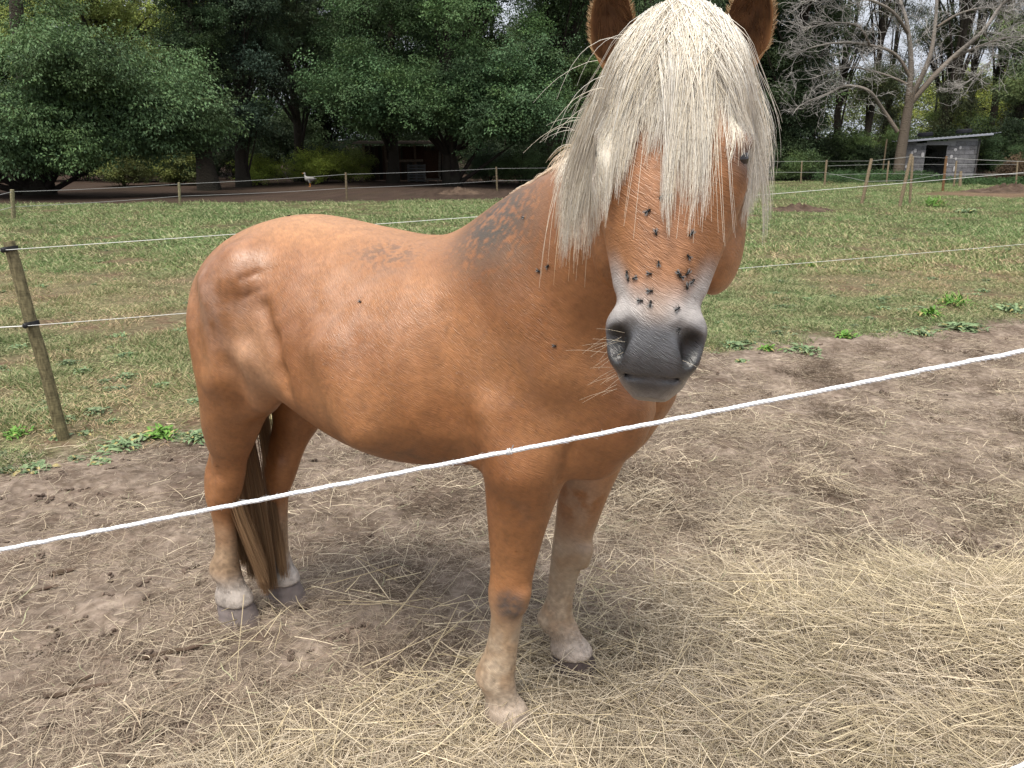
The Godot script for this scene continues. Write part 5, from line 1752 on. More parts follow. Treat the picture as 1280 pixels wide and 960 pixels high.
func build_fences() -> void:
	var pw := mat("post_wood", Color.WHITE, 0.9, true)
	var im := Image.create(128, 512, false, Image.FORMAT_RGB8)
	var f := FastNoiseLite.new()
	f.seed = 9
	f.frequency = 0.02
	for y in 512:
		for x in 128:
			var v := 0.78 + 0.35 * f.get_noise_2d(x * 9.0, y * 0.5) + 0.16 * f.get_noise_2d(x * 3.0, y * 3.0)
			im.set_pixel(x, y, Color(v, v, v))
	pw.albedo_texture = ImageTexture.create_from_image(im)
	pw.heightmap_enabled = true
	pw.heightmap_scale = 0.35
	pw.heightmap_texture = pw.albedo_texture
	tri_scale(pw, 3.0)
	var wm := mat("wire", Color.WHITE, 0.5, true)
	var black := mat("insulator_black", lin(0.02, 0.02, 0.022), 0.45)
	var weathered := Color(0.28, 0.22, 0.145)
	# the leaning post at the left with its two insulators
	var foot := on_ground(82, 549, 3.6)
	var top := at(11, 302, -foot.z + 0.05)
	var near := post("fence_post", "leaning round wooden post with two black insulators at the left edge", foot, top, 0.031, Color(0.25, 0.215, 0.125), "")
	var ax := (top - foot).normalized()
	var tops := at(24, 309, -foot.z)
	var lows := at(38, 405, -foot.z)
	for q in [[tops, 0.0], [lows, 1.0]]:
		var mb := MB.new()
		var c: Vector3 = q[0] - foot
		var on_axis := ax * c.dot(ax)
		mb.tube(pts([on_axis - ax * 0.011, on_axis + ax * 0.011]), PackedFloat32Array([0.034, 0.034]), 14, Color.WHITE, Color.WHITE, true)
		mb.tube(pts([on_axis + Vector3(0.0, 0, 0.03), on_axis + Vector3(0.0, 0, 0.062)]), PackedFloat32Array([0.013, 0.010]), 10, Color.WHITE, Color.WHITE, true)
		mb.ellipsoid(Transform3D(Basis(), on_axis + Vector3(0, 0, 0.064)), Vector3(0.014, 0.014, 0.009), Color.WHITE, 6, 10)
		obj("insulator", mb.mesh(), black, near)
	var out := Vector3(0, 0, 0.066)
	var ha := foot + ax * (tops - foot).dot(ax) + out
	var la := foot + ax * (lows - foot).dot(ax) + out
	wire("upper white wire running right from the leaning post behind the horse", ha, V(6.4, 1.38, -8.2), 0.0016, 0.03, "")
	wire("lower white wire running behind the horse's belly from the leaning post", la, V(6.4, 0.62, -8.35), 0.0015, 0.01, "")
	wire("stub of upper wire leaving the photo left of the leaning post", ha, ha + V(-1.6, -0.03, 0.1), 0.0032, 0.0, "")
	wire("stub of lower wire leaving the photo left of the leaning post", la, la + V(-1.6, -0.07, 0.1), 0.0028, 0.0, "")
	var rp := V(6.42, ground_y(6.42, -8.3), -8.3)
	post("fence_post", "wooden post beyond the right edge carrying the paddock wires", rp, rp + V(0.02, 1.44, 0), 0.037, weathered, "")
	# the far fence along the bare earth
	var far := [[-62, 290, 252], [16.5, 274, 237], [225, 257.5, 228], [433.6, 249.5, 215.5], [621.7, 238.5, 208.5], [800, 233, 205]]
	var far_words := ["post of the far fence beyond the left edge", "short pale fence post far off at the left edge", "short fence post below the ivy-covered trunk", "thin fence post left of the wooden shelter", "fence post right of the wooden shelter", "far fence post hidden behind the horse's head"]
	var tp := []
	for i in far.size():
		var q: Array = far[i]
		var ft := on_ground(q[0], q[1], 22.0)
		var t2 := at(q[0] - 1.5, q[2], -ft.z)
		post("fence_post", far_words[i], ft, t2, 0.045 if i < 2 else 0.035, Color(0.40, 0.36, 0.22) if i < 3 else weathered, "posts of the far fence")
		tp.append([ft, t2])
	for i in far.size() - 1:
		for lv in [0.93, 0.42]:
			var a: Vector3 = tp[i][0].lerp(tp[i][1], lv)
			var b: Vector3 = tp[i + 1][0].lerp(tp[i + 1][1], lv)
			wire("%s far wire %s" % ["upper" if lv > 0.5 else "lower", ["running out of the photo at the left edge", "between the two leftmost far posts", "passing below the goose", "passing in front of the wooden shelter", "running on behind the horse's neck"][i]], a, b, 0.005, 0.02, "wires of the far fence", 0.5)
	# stakes in front of the shed
	var st := [
		["stake", "leaning stake left of the bare tree's foot", 1076.7, 254.8, 1089.6, 198.4, 0.045], ["stake", "tall leaning stake right of the bare tree, tilted to the right", 1124, 258.6, 1139.4, 192.4, 0.045], ["stake", "upright brown stake behind the tall leaning one", 1137.3, 255, 1141, 195, 0.035],
		["stake", "brown stake in front of the shed's dark doorway", 1178.3, 239.3, 1183, 195.3, 0.045], ["stake", "thin far stake beside the bare tree's trunk", 1108, 229.5, 1111, 201, 0.04], ["stake", "thin stake against the shed wall right of the doorway", 1192.3, 233, 1195.8, 201, 0.035],
		["stake", "pale far stake nearest the horse's forelock", 1030.6, 231, 1033.4, 200, 0.045], ["stake", "faint far stake right beside the horse's mane", 1001, 229, 1002.4, 201, 0.03], ["stake", "long stick leaning against the shrubs by the bare tree", 1102, 224, 1108.7, 174, 0.04],
		["stake", "low stake at the right edge by the reddish brush", 1270, 232, 1272, 201, 0.04], ["stake", "short stub of a stake below the shed's right half", 1200, 233, 1201, 214, 0.06]]
	var sp := []
	for q in st:
		var ft := on_ground(q[2], q[3], 25.0)
		var t2 := at(q[4], q[5], -ft.z + 0.1)
		post(q[0], q[1], ft, t2, q[6], Color(0.36, 0.28, 0.19) if sp.size() != 3 else Color(0.30, 0.17, 0.09), "stakes of the fence before the shed")
		sp.append([ft, t2])
	var g := "wires of the fence before the shed"
	var edge_r := [[at(1330, 203, 22.0), at(1330, 216, 22.0)]]
	for q in [[0.95, 0, "top"], [0.5, 1, "middle"]]:
		var l: float = q[0]
		wire(q[2] + " wire between the two leaning stakes", sp[0][0].lerp(sp[0][1], l), sp[1][0].lerp(sp[1][1], l), 0.0045, 0.0, g, 0.6)
		wire(q[2] + " wire from the tall leaning stake to the doorway stake", sp[1][0].lerp(sp[1][1], l), sp[3][0].lerp(sp[3][1], l), 0.0045, 0.0, g, 0.6)
		wire(q[2] + " wire from the doorway stake out of the photo at right", sp[3][0].lerp(sp[3][1], l), edge_r[0][q[1]], 0.006, 0.02, g, 0.7)
		wire(q[2] + " wire from the leaning stake to the pale far stake", sp[0][0].lerp(sp[0][1], l), sp[6][0].lerp(sp[6][1], l), 0.0045, 0.0, g, 0.6)
		wire(q[2] + " wire from the pale far stake past the horse's mane", sp[6][0].lerp(sp[6][1], l), sp[7][0].lerp(sp[7][1], l) + V(-4.0, 0.0, 0.0), 0.0045, 0.0, g, 0.6)
		wire(q[2] + " far wire from the pale stake to the bare tree", sp[6][0].lerp(sp[6][1], l * 0.8), sp[4][0].lerp(sp[4][1], l * 0.9), 0.0045, 0.0, g, 0.6)
		wire(q[2] + " far wire in front of the shed wall", sp[4][0].lerp(sp[4][1], l * 0.9), sp[5][0].lerp(sp[5][1], l * 0.9), 0.0045, 0.0, g, 0.6)
		wire(q[2] + " far wire from the shed wall to the low right-hand stake", sp[5][0].lerp(sp[5][1], l * 0.9), sp[9][0].lerp(sp[9][1], l * 0.9), 0.0045, 0.0, g, 0.6)

# a twisted rope: strands wound round one line
func rope(called: String, label: String, a: Vector3, b: Vector3, r: float, sag: float, knot: float) -> void:
	var o := thing(called, label, "rope", a)
	var n := 1800
	var len_ := a.distance_to(b)
	var ax := (b - a).normalized()
	var u := ax.cross(Vector3.UP).normalized()
	var w := ax.cross(u)
	var mb := MB.new()
	for s in 4:
		var p := PackedVector3Array()
		for k in n + 1:
			var t := float(k) / n
			var an := t * len_ / 0.026 * TAU + s * TAU / 4.0
			var c := ax * len_ * t - Vector3.UP * sag * 4.0 * t * (1.0 - t) + (u * noise.get_noise_1d(k * 3.0) + w * noise.get_noise_1d(k * 3.0 + 900.0)) * 0.0010
			p.append(c + (u * cos(an) + w * sin(an)) * r * 0.46)
		var col: Color = [Color(0.74, 0.74, 0.76), Color(0.70, 0.71, 0.74), Color(0.76, 0.76, 0.76), Color(0.60, 0.63, 0.70)][s]
		mb.tube(p, taper(n + 1, r * 0.60, r * 0.60), 8, col, col)
	obj("white_cord", mb.mesh(), mats["rope_white"], o)
	var st := MB.new()
	for s in 2:
		var p := PackedVector3Array()
		for k in n + 1:
			var t := float(k) / n
			var an := t * len_ / 0.026 * TAU + PI / 3.0 + s * TAU / 3.0
			p.append(ax * len_ * t - Vector3.UP * sag * 4.0 * t * (1.0 - t) + (u * noise.get_noise_1d(k * 3.0) + w * noise.get_noise_1d(k * 3.0 + 900.0)) * 0.0010 + (u * cos(an) + w * sin(an)) * r * 0.84)
		st.tube(p, taper(n + 1, r * 0.10, r * 0.10), 4, Color(0.48, 0.52, 0.60), Color(0.48, 0.52, 0.60))
	obj("steel_thread", st.mesh(), mats["rope_steel"], o)
	if knot > 0.0:
		var kb := MB.new()
		var c := ax * len_ * knot - Vector3.UP * sag * 4.0 * knot * (1.0 - knot)
		var ring := PackedVector3Array()
		for k in 41:
			var an := k / 40.0 * TAU * 2.5
			ring.append(c + ax * (k / 40.0 - 0.5) * r * 2.2 + (u * cos(an) + w * sin(an)) * r * 1.15)
		kb.tube(ring, taper(41, r * 0.42, r * 0.42), 6, Color(0.55, 0.55, 0.56), Color(0.62, 0.62, 0.63))
		kb.tube(pts([c, c + Vector3(0.004, 0.006, 0.004), c + Vector3(0.006, 0.012, 0.006)]), taper(3, r * 0.4, r * 0.2), 5, Color(0.4, 0.4, 0.42), Color(0.4, 0.4, 0.42))
		obj("knot", kb.mesh(), mats["rope_white"], o)
	# stray filaments frayed out of the cord
	rng.seed = 88
	var fr := MB.new()
	for i in 500:
		var t := rng.randf()
		var c := ax * len_ * t - Vector3.UP * sag * 4.0 * t * (1.0 - t)
		var an := rf(0, TAU)
		var d := u * cos(an) + w * sin(an)
		c += d * r * 0.9
		fr.tube(pts([c, c + (d * 0.5 + ax * rf(-1, 1)) * 0.002, c + (d * 0.7 + ax * rf(-1.5, 1.5)) * rf(0.002, 0.005)]), taper(3, 0.00018, 0.0001), 3, Color(0.8, 0.8, 0.82), Color(0.8, 0.8, 0.82))
	obj("frayed_filament", fr.mesh(), mats["rope_white"], o)

func build_ropes() -> void:
	mat("rope_white", Color.WHITE, 0.6, true)
	var sm := mat("rope_steel", Color.WHITE, 0.35, true)
	sm.metallic = 0.6
	rope("rope", "twisted white fence rope stretched in front of the horse", at(-420, 768, 1.06), at(1700, 356, 1.0), 0.0031, 0.002, 0.545)
	rope("rope", "lower white rope just showing at the bottom right corner", at(700, 1245, 1.06), at(1560, 815, 1.02), 0.0038, 0.0, 0.0)

# ---- buildings
func grain(called: String, c0: Color, c1: Color, rough := 0.9) -> StandardMaterial3D:
	if mats.has(called): return mats[called]
	var m := mat(called, Color.WHITE, rough, true)
	m.albedo_texture = noise_tex(512, 0.03, called.length() * 7 + 3, false, 1.0, two_tone(c0.linear_to_srgb(), c1.linear_to_srgb()), 5)
	m.heightmap_enabled = true
	m.heightmap_scale = 0.8
	m.heightmap_texture = noise_tex(512, 0.06, called.length() * 5 + 1)
	tri_scale(m, 0.9)
	return m

func build_shed() -> void:
	var fl := at(1128, 185, 39.0)
	var fr := at(1221.5, 185, 37.6)
	fl.y = 0.0
	fr.y = 0.0
	var o := thing("block_shed", "grey concrete-block shed with a dark doorway and a low sloping roof", "shed", fl)
	var ux := (fr - fl).normalized()
	var width := fl.distance_to(fr)
	var uz := Vector3.UP.cross(ux).normalized() * -1.0   # away from the viewer
	if uz.z > 0: uz = -uz
	var b := Basis(ux, Vector3.UP, -uz)
	var cm := grain("concrete_block", Color(0.50, 0.50, 0.53), Color(0.98, 0.97, 0.98))
	var mm := mat("mortar", lin(0.27, 0.265, 0.27), 0.95)
	rng.seed = 95
	var depth := 2.6
	var bw := 0.40
	var bh := 0.20
	var variants := []
	for k in 5:
		var mb := MB.new()
		var g := rf(0.17, 0.28)
		mb.box(Transform3D(), Vector3(bw - 0.014, bh - 0.014, 0.10), Color(g, g * 0.985, g * 1.02), 0.008)
		variants.append(mb.mesh())
	var half := []
	for k in 3:
		var mb := MB.new()
		var g := rf(0.17, 0.28)
		mb.box(Transform3D(), Vector3(bw * 0.5 - 0.014, bh - 0.014, 0.10), Color(g, g * 0.985, g * 1.02), 0.008)
		half.append(mb.mesh())
	var d0 := width * 0.325
	var d1 := width * 0.605
	var top_at := func(x: float) -> float: return 1.74 + 0.26 * x / width
	var door_top := 1.62
	# front wall: mortar core in three pieces round the doorway, blocks proud of it
	var core := MB.new()
	for q in [[0.0, d0, -0.3, 1.70], [d1, width, -0.3, 1.90], [d0, d1, door_top, 1.80]]:
		core.box(Transform3D(b, ux * (q[0] + q[1]) * 0.5 + Vector3.UP * (q[2] + q[3]) * 0.5 + uz * 0.075), Vector3(q[1] - q[0] - 0.004, q[3] - q[2], 0.09))
	var front := obj("front_wall", core.mesh(), mm, o)
	var lint := MB.new()
	lint.box(Transform3D(b, ux * (d0 + d1) * 0.5 + Vector3.UP * (door_top + 0.05) + uz * 0.045), Vector3(d1 - d0 + 0.3, 0.10, 0.10), Color(0.30, 0.295, 0.30), 0.006)
	obj("lintel", lint.mesh(), cm, front)
	for row in 10:
		var y := -0.2 + bh * (row + 0.5)
		var x := 0.0 if row % 2 == 0 else -bw * 0.5
		while x < width - 0.05:
			var x0 := maxf(x, 0.0)
			var x1 := minf(x + bw, width)
			var cx := (x0 + x1) * 0.5
			var full := x1 - x0 > bw * 0.75
			x += bw
			if y + bh * 0.5 > top_at.call(cx) + 0.10: continue
			if y < door_top - 0.05 and x1 > d0 + 0.05 and x0 < d1 - 0.05:
				# blocks beside the doorway are cut to it
				if x0 < d0 - 0.12: x1 = d0
				elif x1 > d1 + 0.12: x0 = d1
				else: continue
				cx = (x0 + x1) * 0.5
				full = x1 - x0 > bw * 0.75
			if y > door_top - 0.05 and y < door_top + 0.12 and x1 > d0 - 0.15 and x0 < d1 + 0.15: continue
			var bl := obj("concrete_block", variants[rng.randi() % 5] if full else half[rng.randi() % 3], cm, front)
			bl.transform = Transform3D(b.scaled_local(Vector3((x1 - x0) / (bw if full else bw * 0.5), 1, 1)), ux * cx + Vector3.UP * y + uz * (0.05 + rn(0.003)))
	# smears of pale mortar on the front
	for i in 16:
		var mb := MB.new()
		var cx := rf(0.1, width - 0.1)
		if cx > d0 - 0.1 and cx < d1 + 0.1: continue
		var cy := rf(0.5, 1.55)
		mb.ellipsoid(Transform3D(b, ux * cx + Vector3.UP * cy - uz * 0.003), Vector3(rf(0.03, 0.07), rf(0.05, 0.13), 0.006), Color(0.62, 0.60, 0.60), 6, 10)
		obj("mortar_smear", mb.mesh(), cm, front)
	# side wall at the right, back and left walls
	var sc := MB.new()
	sc.box(Transform3D(b, ux * (width - 0.075) + Vector3.UP * 0.80 + uz * (0.125 + depth * 0.5)), Vector3(0.09, 2.2, depth - 0.01))
	var side := obj("side_wall", sc.mesh(), mm, o)
	var sb := Basis(-uz, Vector3.UP, -ux)
	for row in 10:
		var y := -0.2 + bh * (row + 0.5)
		var z := 0.13 if row % 2 == 0 else 0.13 + bw * 0.5
		while z < depth:
			var bl := obj("concrete_block", variants[rng.randi() % 5], cm, side)
			bl.transform = Transform3D(sb, ux * (width - 0.005 + rn(0.003)) + Vector3.UP * y + uz * (z + bw * 0.5))
			z += bw
	var bk := MB.new()
	bk.box(Transform3D(b, ux * width * 0.5 + Vector3.UP * 0.75 + uz * (depth + 0.08)), Vector3(width - 0.2, 2.0, 0.10))
	obj("back_wall", bk.mesh(), mm, o)
	var lw := MB.new()
	lw.box(Transform3D(b, ux * 0.065 + Vector3.UP * 0.70 + uz * (0.125 + depth * 0.5)), Vector3(0.12, 2.0, depth - 0.01))
	obj("left_wall", lw.mesh(), mm, o)
	# sloping sheet roof with an overhang
	var rm := grain("roof_sheet", Color(0.22, 0.235, 0.28), Color(0.36, 0.37, 0.42), 0.6)
	var slope := atan2(0.26, width)
	var rb := b * Basis(Vector3.BACK, slope)
	var roof := MB.new()
	var rc_ := ux * (width * 0.5 + 0.18) + Vector3.UP * 1.955 + uz * (depth * 0.5)
	roof.box(Transform3D(rb, rc_), Vector3(width + 0.75, 0.03, depth + 0.5), Color(1, 1, 1), 0.006)
	for k in 26:
		roof.box(Transform3D(rb, rc_ + rb.x * ((k - 12.5) * 0.175) + rb.y * 0.026), Vector3(0.05, 0.022, depth + 0.49), Color(1, 1, 1), 0.008)
	roof.box(Transform3D(rb, rc_ - uz * (depth * 0.5 + 0.262) - rb.y * 0.02), Vector3(width + 0.75, 0.085, 0.022), Color(1.15, 1.15, 1.2), 0.004)
	obj("roof", roof.mesh(), rm, o)
	var corner := MB.new()
	corner.box(Transform3D(b, ux * (width + 0.068) + Vector3.UP * 0.85 - uz * 0.02), Vector3(0.05, 2.1, 0.05), Color(0.12, 0.11, 0.11), 0.004)
	obj("corner_post", corner.mesh(), mats["post_wood"], o)
	# two old tyres weigh the roof down
	var rubber := mat("rubber", lin(0.028, 0.029, 0.034), 0.8)
	for q in [[0.285, "black tyre lying on the shed roof above the doorway"], [0.80, "black tyre lying on the right end of the shed roof"]]:
		var tb := MB.new()
		var n := 36
		for i in n:
			var a := TAU * i / n
			for j in 16:
				var c := TAU * j / 16.0
				var cr := pow(absf(cos(c)), 0.7) * signf(cos(c))
				var sr := pow(absf(sin(c)), 0.7) * signf(sin(c))
				tb.vert(Vector3(cos(a) * (0.245 + 0.085 * cr), 0.095 * sr, sin(a) * (0.245 + 0.085 * cr)), Vector3(cos(a) * cos(c), sin(c), sin(a) * cos(c)))
		for i in n:
			for j in 16:
				var a := i * 16 + j
				var c := i * 16 + (j + 1) % 16
				var e := ((i + 1) % n) * 16 + j
				var f := ((i + 1) % n) * 16 + (j + 1) % 16
				tb.ix.append_array(PackedInt32Array([a, e, c, c, e, f]))
		for i in 48:
			tb.box(Transform3D(Basis(Vector3.UP, TAU * i / 48.0), Vector3.ZERO) * Transform3D(Basis(), Vector3(0.331, 0, 0)), Vector3(0.012, 0.13, 0.022))
		var t := obj("tyre", tb.mesh(), rubber)
		t.transform = Transform3D(rb, fl + ux * width * q[0] + Vector3.UP * (1.83 + 0.26 * q[0] + 0.205) + uz * 0.75)
		tag(t, q[1], "tyre", "tyres on the shed roof")

func build_shelter() -> void:
	var base := at(454, 185, 37.0)
	base.y = ground_y(base.x, base.z)
	var o := thing("wooden_shelter", "open dark wooden shelter with a plank roof under the broad tree", "shelter", base)
	var wood := grain("old_board", Color(0.45, 0.40, 0.36), Color(1.0, 0.95, 0.9))
	rng.seed = 97
	var W := 3.75
	var D := 1.9
	var H := 1.62
	var tone := func() -> Color: return Color(0.085, 0.062, 0.046).lerp(Color(0.16, 0.12, 0.09), rng.randf())
	for q in [[0.0, 0.0], [0.27 * W, 0.0], [0.62 * W, 0.0], [0.96 * W, 0.0], [0.0, -D], [W, -D]]:
		var mb := MB.new()
		mb.box(Transform3D(Basis(Vector3.UP, rn(0.1)) * Basis(Vector3.BACK, rn(0.02)), Vector3(q[0], H * 0.5 - 0.05, q[1])), Vector3(0.10, H + 0.1, 0.10), Color(0.21, 0.17, 0.12) if q[0] == 0.0 and q[1] == 0.0 else tone.call(), 0.01)
		obj("post", mb.mesh(), wood, o)
	# back and left walls of boards, some paler, gaps between
	var bm := MB.new()
	bm.box(Transform3D(), Vector3(0.17, H - 0.06, 0.022), Color(1, 1, 1), 0.004)
	var board := bm.mesh()
	for k in 21:
		var m := mat("board_%d" % (k % 4), lin([0.05, 0.07, 0.04, 0.08][k % 4], [0.036, 0.046, 0.032, 0.046][k % 4], [0.028, 0.034, 0.026, 0.032][k % 4]), 0.9)
		var p := obj("plank", board, m, o)
		p.transform = Transform3D(Basis(Vector3.BACK, rn(0.012)), Vector3(0.1 + k * 0.178, (H - 0.06) * 0.5 + rf(-0.02, 0.02), -D + 0.07 + rn(0.006)))
	for k in 10:
		var m := mat("board_%d" % (k % 4), Color.WHITE)
		var p := obj("plank", board, m, o)
		p.transform = Transform3D(Basis(Vector3.UP, PI / 2), Vector3(-0.062 + rn(0.004), (H - 0.06) * 0.5, -0.14 - k * 0.178))
	# roof boards
	var rm := MB.new()
	rm.box(Transform3D(), Vector3(W + 0.75, 0.03, 0.235), Color(1, 1, 1), 0.005)
	var rboard := rm.mesh()
	var rmat := mat("roof_board", lin(0.16, 0.13, 0.105), 0.9)
	for k in 10:
		var p := obj("roof_board", rboard, rmat, o)
		p.transform = Transform3D(Basis(Vector3.BACK, rn(0.006)), Vector3(W * 0.5 - 0.08 + rn(0.03), H + 0.045 + 0.012 * k + (0.014 if k % 2 else 0.0), 0.3 - k * 0.225))
	# rail, red panel and shelf inside
	var rail := MB.new()
	rail.box(Transform3D(Basis(Vector3.BACK, 0.02), Vector3(W * 0.49, 0.92, 0.075)), Vector3(1.7, 0.11, 0.035), Color(0.19, 0.155, 0.12), 0.005)
	obj("rail", rail.mesh(), wood, o)
	var red := MB.new()
	red.box(Transform3D(Basis(), Vector3(W * 0.60, 1.22, -0.10)), Vector3(0.95, 0.62, 0.03), Color(0.06, 0.026, 0.018), 0.005)
	obj("red_panel", red.mesh(), wood, o)
	var br := MB.new()
	br.box(Transform3D(Basis(), Vector3(W * 0.81, 0.72, -0.12)), Vector3(0.75, 1.3, 0.03), Color(0.075, 0.04, 0.026), 0.005)
	obj("brown_panel", br.mesh(), wood, o)
	# a pallet stood on edge in front, and a loose plank
	var pal := thing("pallet", "grey wooden pallet standing on edge in front of the wooden shelter", "pallet", base + Vector3(2.38, 0.0, 0.22))
	pal.rotation.x = -0.08
	var slat := MB.new()
	slat.box(Transform3D(), Vector3(0.82, 0.085, 0.018), Color(1, 1, 1), 0.004)
	var sm := slat.mesh()
	var gm := mat("grey_board", lin(0.10, 0.10, 0.098), 0.9)
	for k in 6:
		var p := obj("slat", sm, gm, pal)
		p.position = Vector3(0, 0.07 + k * 0.128, 0.03)
	for s in [-0.37, 0.0, 0.37]:
		var bb := MB.new()
		bb.box(Transform3D(Basis(), Vector3(s, 0.39, -0.027)), Vector3(0.09, 0.78, 0.09), Color(0.17, 0.16, 0.15), 0.006)
		obj("bearer", bb.mesh(), wood, pal)
	var pl := MB.new()
	pl.box(Transform3D(Basis(Vector3.BACK, -0.03), Vector3(0, 0.78, 0)), Vector3(0.10, 1.1, 0.03), Color(0.15, 0.14, 0.12), 0.004)
	var pk := obj("plank", pl.mesh(), wood)
	pk.transform = Transform3D(Basis(Vector3.RIGHT, -0.1), base + Vector3(W * 0.915, 0.0, 0.22))
	tag(pk, "pale plank leaning on the right end of the wooden shelter", "plank")
	var tr := MB.new()
	tr.box(Transform3D(Basis(), Vector3(0, 0.13, 0)), Vector3(0.62, 0.05, 0.30), Color(0.16, 0.15, 0.14), 0.01)
	for s in [-1.0, 1.0]:
		tr.box(Transform3D(Basis(), Vector3(s * 0.325, 0.17, 0)), Vector3(0.03, 0.14, 0.30), Color(0.30, 0.29, 0.27), 0.006)
		tr.box(Transform3D(Basis(), Vector3(s * 0.24, 0.052, 0)), Vector3(0.06, 0.104, 0.26), Color(0.22, 0.2, 0.18), 0.006)
	var t := obj("trough", tr.mesh(), wood)
	t.position = base + Vector3(3.15, 0.0, 0.55)
	tag(t, "small pale feeding trough on the earth before the wooden shelter", "trough")

# ---- small animals
func build_goose() -> void:
	var p := on_ground(388, 233.5, 33.0)
	var o := thing("goose", "white and grey goose walking on the bare earth below the trees", "goose", p)
	o.rotation.y = PI - 0.3
	prims.clear()
	rc(V(0.13, 0.30, 0), V(-0.12, 0.31, 0), 0.095, 0.08, 0.05, V(0, 0, 1), 0.85, 0.85)
	rc(V(-0.12, 0.32, 0), V(-0.30, 0.30, 0), 0.055, 0.015, 0.05, V(0, 0, 1), 1.2, 1.6)
	rc(V(0.15, 0.33, 0), V(0.20, 0.40, 0), 0.055, 0.036, 0.04, Vector3.ZERO, 1, 1)
	rc(V(0.20, 0.40, 0), V(0.215, 0.50, 0), 0.032, 0.024, 0.02, Vector3.ZERO, 1, 1)
	rc(V(0.22, 0.515, 0), V(0.245, 0.515, 0), 0.036, 0.028, 0.02, Vector3.ZERO, 1, 1)
	rc(V(0.02, 0.32, 0.075), V(-0.20, 0.34, 0.05), 0.045, 0.012, 0.02, V(0, 0, 1), 0.5, 0.5)
	rc(V(0.02, 0.32, -0.075), V(-0.20, 0.34, -0.05), 0.045, 0.012, 0.02, V(0, 0, 1), 0.5, 0.5)
	for s in [-1.0, 1.0]:
		rc(V(0.02, 0.24, s * 0.045), V(0.0, 0.13, s * 0.045), 0.035, 0.012, 0.03, Vector3.ZERO, 1, 1)
	var g := field(V(-0.36, 0.10, -0.16), V(0.34, 0.64, 0.16), 0.012)
	var mb := MB.new()
	nets(g, mb, func(q: Vector3, _n: Vector3) -> Color:
		var c := Color(0.29, 0.28, 0.27)
		c = c.lerp(Color(0.07, 0.068, 0.07), smoothstep(0.04, -0.08, q.x) * smoothstep(0.26, 0.30, q.y))
		return c.lerp(Color(0.28, 0.27, 0.26), smoothstep(0.03, 0.06, absf(q.z)) * smoothstep(0.1, 0.0, q.x) * 0.8), func(_p: Vector3) -> bool: return false)
	obj("body", mb.mesh(), mat("feathers", Color.WHITE, 0.8, true), o)
	var orange := mat("goose_beak", lin(0.55, 0.22, 0.05), 0.5)
	var bk := MB.new()
	bk.tube(pts([V(0.265, 0.515, 0), V(0.29, 0.51, 0), V(0.325, 0.50, 0)]), PackedFloat32Array([0.020, 0.016, 0.006]), 8, Color.WHITE, Color.WHITE, true)
	obj("beak", bk.mesh(), orange, o)
	for s in [-1.0, 1.0]:
		var lg := MB.new()
		var x: float = 0.03 * s
		lg.tube(pts([V(0.0, 0.15, s * 0.045), V(x * 0.4, 0.07, s * 0.045), V(x, 0.01, s * 0.045)]), PackedFloat32Array([0.011, 0.009, 0.009]), 7, Color.WHITE, Color.WHITE)
		for t in [-0.5, 0.0, 0.5]:
			lg.tube(pts([V(x, 0.012, s * 0.045), V(x + 0.065 * cos(t), 0.006, s * 0.045 + 0.065 * sin(t))]), PackedFloat32Array([0.009, 0.004]), 6, Color.WHITE, Color.WHITE)
		lg.tri(V(x, 0.012, s * 0.045), V(x + 0.058, 0.007, s * 0.045 - 0.03), V(x + 0.058, 0.007, s * 0.045 + 0.03))
		obj("leg", lg.mesh(), orange, o)

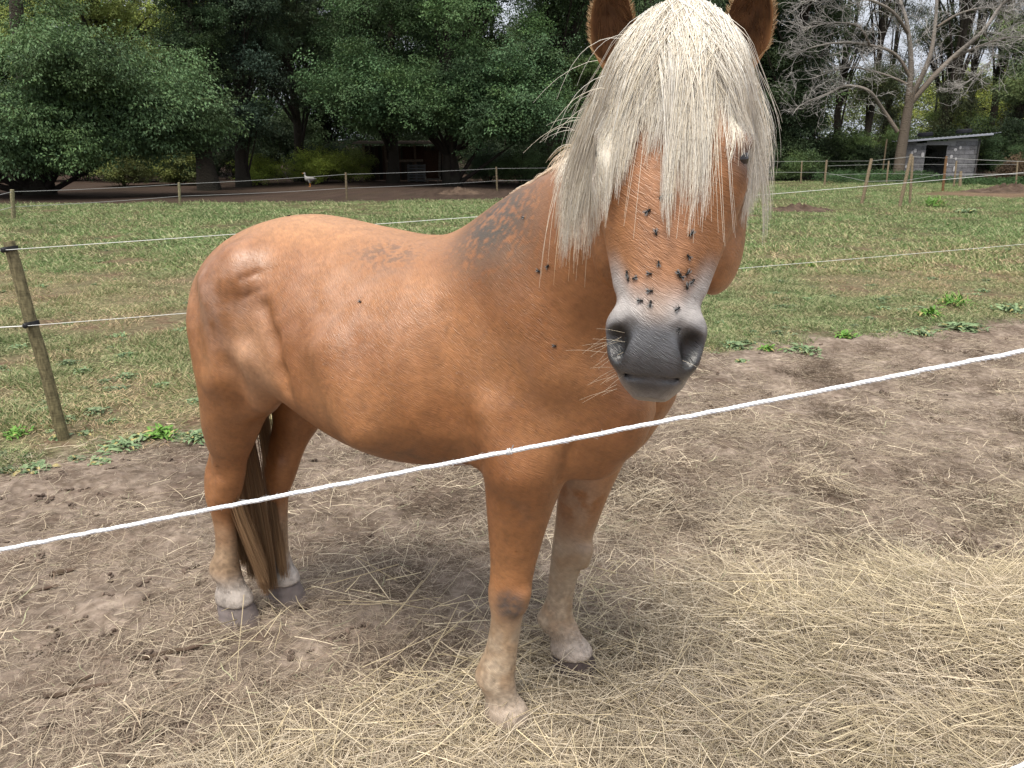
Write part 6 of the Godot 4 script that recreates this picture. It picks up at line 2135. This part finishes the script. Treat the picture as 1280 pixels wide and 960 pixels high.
func build_flies() -> void:
	var bm := MB.new()
	bm.ellipsoid(Transform3D(Basis(), V(-0.0012, 0.0014, 0)), V(0.0026, 0.0014, 0.0016), Color(1, 1, 1), 7, 9)
	bm.ellipsoid(Transform3D(Basis(), V(0.0016, 0.0015, 0)), V(0.0015, 0.0013, 0.0014), Color(1, 1, 1), 6, 9)
	bm.ellipsoid(Transform3D(Basis(), V(0.0034, 0.0013, 0)), V(0.0009, 0.0010, 0.0012), Color(2.2, 1.0, 0.8), 6, 8)
	for s in [-1.0, 1.0]:
		for k in 3:
			var x := (k - 1) * 0.0014 + 0.0008
			bm.tube(pts([V(x, 0.001, s * 0.001), V(x + (k - 1) * 0.0012, 0.0016, s * 0.0026), V(x + (k - 1) * 0.0024, 0.0, s * 0.0042)]), PackedFloat32Array([0.0002, 0.00018, 0.00012]), 4, Color(1, 1, 1), Color(1, 1, 1))
	var body := bm.mesh()
	var wm := MB.new()
	wm.tri(V(0.001, 0.0028, 0.0004), V(-0.0045, 0.0022, 0.0030), V(-0.0052, 0.0022, 0.0012))
	wm.tri(V(0.001, 0.0028, 0.0004), V(-0.0020, 0.0024, 0.0030), V(-0.0045, 0.0022, 0.0030))
	var wing := wm.mesh()
	var black := mat("fly_body", Color.WHITE, 0.4, true)
	black.albedo_color = lin(0.012, 0.012, 0.013)
	var wg := mat("fly_wing", Color(0.5, 0.5, 0.5, 0.55), 0.3)
	wg.transparency = BaseMaterial3D.TRANSPARENCY_ALPHA
	var proto: Node3D = null
	rng.seed = 66
	var out_face := Vector3(-0.2052, 0.2683, 0.9412)
	var out_side := Vector3(-0.4602, 0.0, 0.8878)
	var list := FLY_LIST
	for i in list.size():
		var p: Vector3 = list[i][0]
		var up := out_face if list[i][2] == 0 else out_side if list[i][2] == 1 else Vector3.UP
		# seated on the coat as it was meshed
		var lp := Basis(Vector3.UP, deg_to_rad(27.4)) * (p - O)
		var g := head_grid if list[i][2] == 0 else body_grid
		var gr := g.grad(lp)
		lp -= gr * g.sample(lp)
		up = Basis(Vector3.UP, -deg_to_rad(27.4)) * gr
		p = Basis(Vector3.UP, -deg_to_rad(27.4)) * lp + O
		var o: Node3D
		if proto == null:
			o = Node3D.new()
			obj("body", body, black, o)
			obj("wing", wing, wg, o)
			var w2 := obj("wing", wing, wg, o)
			w2.scale = Vector3(1, 1, -1)
			proto = o
		else:
			o = proto.duplicate()
		o.name = numbered("fly")
		add_child(o, true)
		tag(o, list[i][1], "fly", "flies on the horse")
		var f := up.cross(Vector3(rn(1), rn(1), rn(1))).normalized()
		var s := rf(1.0, 1.35)
		o.transform = Transform3D(Basis(f, up, f.cross(up)).scaled_local(Vector3(s, s, s)), p)

var FLY_LIST := [
	[V(0.2108,1.4343,-1.1383), "fly on the horse's forehead under the forelock's parting, left of a close pair", 0], [V(0.2199,1.435,-1.1363), "right-hand fly of the close pair under the forelock's parting", 0],
	[V(0.1927,1.4133,-1.1415), "fly just below the forehead pair, towards the photo's left", 0], [V(0.2048,1.3852,-1.1347), "single fly mid-nose below the forehead", 0],
	[V(0.2541,1.3842,-1.1297), "fly under the tip of a hanging forelock wisp at right", 0], [V(0.2523,1.3512,-1.1292), "fly on the right of the nose above the cluster of four", 0],
	[V(0.2103,1.3411,-1.1304), "fly in the middle of the nose where the coat turns grey", 0], [V(0.1697,1.3231,-1.1554), "upper fly of the two on the left edge of the nose", 0],
	[V(0.171,1.3158,-1.1532), "lower fly of the two on the left edge of the nose", 0], [V(0.1797,1.3183,-1.1434), "fly right beside the two on the nose's left edge", 0],
	[V(0.1979,1.3265,-1.133), "fly on the pale band between the left edge pair and mid-nose", 0], [V(0.2387,1.3281,-1.1266), "topmost left fly of the cluster right of the nose", 0],
	[V(0.243,1.3223,-1.1269), "fly touching the topmost one in the right-hand cluster", 0], [V(0.2522,1.3283,-1.1295), "upper right fly of the right-hand cluster on the nose", 0],
	[V(0.2598,1.3147,-1.1335), "outermost fly on the right side of the grey nose", 0], [V(0.2524,1.3091,-1.1295), "lowest fly of the right-hand cluster on the nose", 0],
	[V(0.1991,1.3017,-1.1289), "faint fly in the middle of the pale band on the nose", 0], [V(0.1865,1.2871,-1.1314), "fly left above the grey muzzle", 0],
	[V(0.2005,1.2838,-1.1243), "fly in the middle just above the dark muzzle", 0], [V(0.238,1.2772,-1.1191), "fly on the right just above the dark muzzle", 0],
	[V(0.2422,1.2456,-1.1194), "fly on the dark muzzle next to the right nostril", 0], [V(-0.352,1.1589,-1.8009), "single fly on the horse's dusty flank", 1],
	[V(0.0714,1.2747,-1.5628), "right fly of two on the neck below the mane", 1], [V(0.0614,1.2629,-1.5884), "left fly of two on the neck below the mane", 1],
	[V(0.023,1.3626,-1.6481), "fly on the dirty patch at the withers", 1], [V(-0.6078,1.3222,-2.1847), "fly on top of the horse's croup", 2], [V(0.0869,1.1118,-1.5679), "fly low on the horse's neck near the chest", 1]]
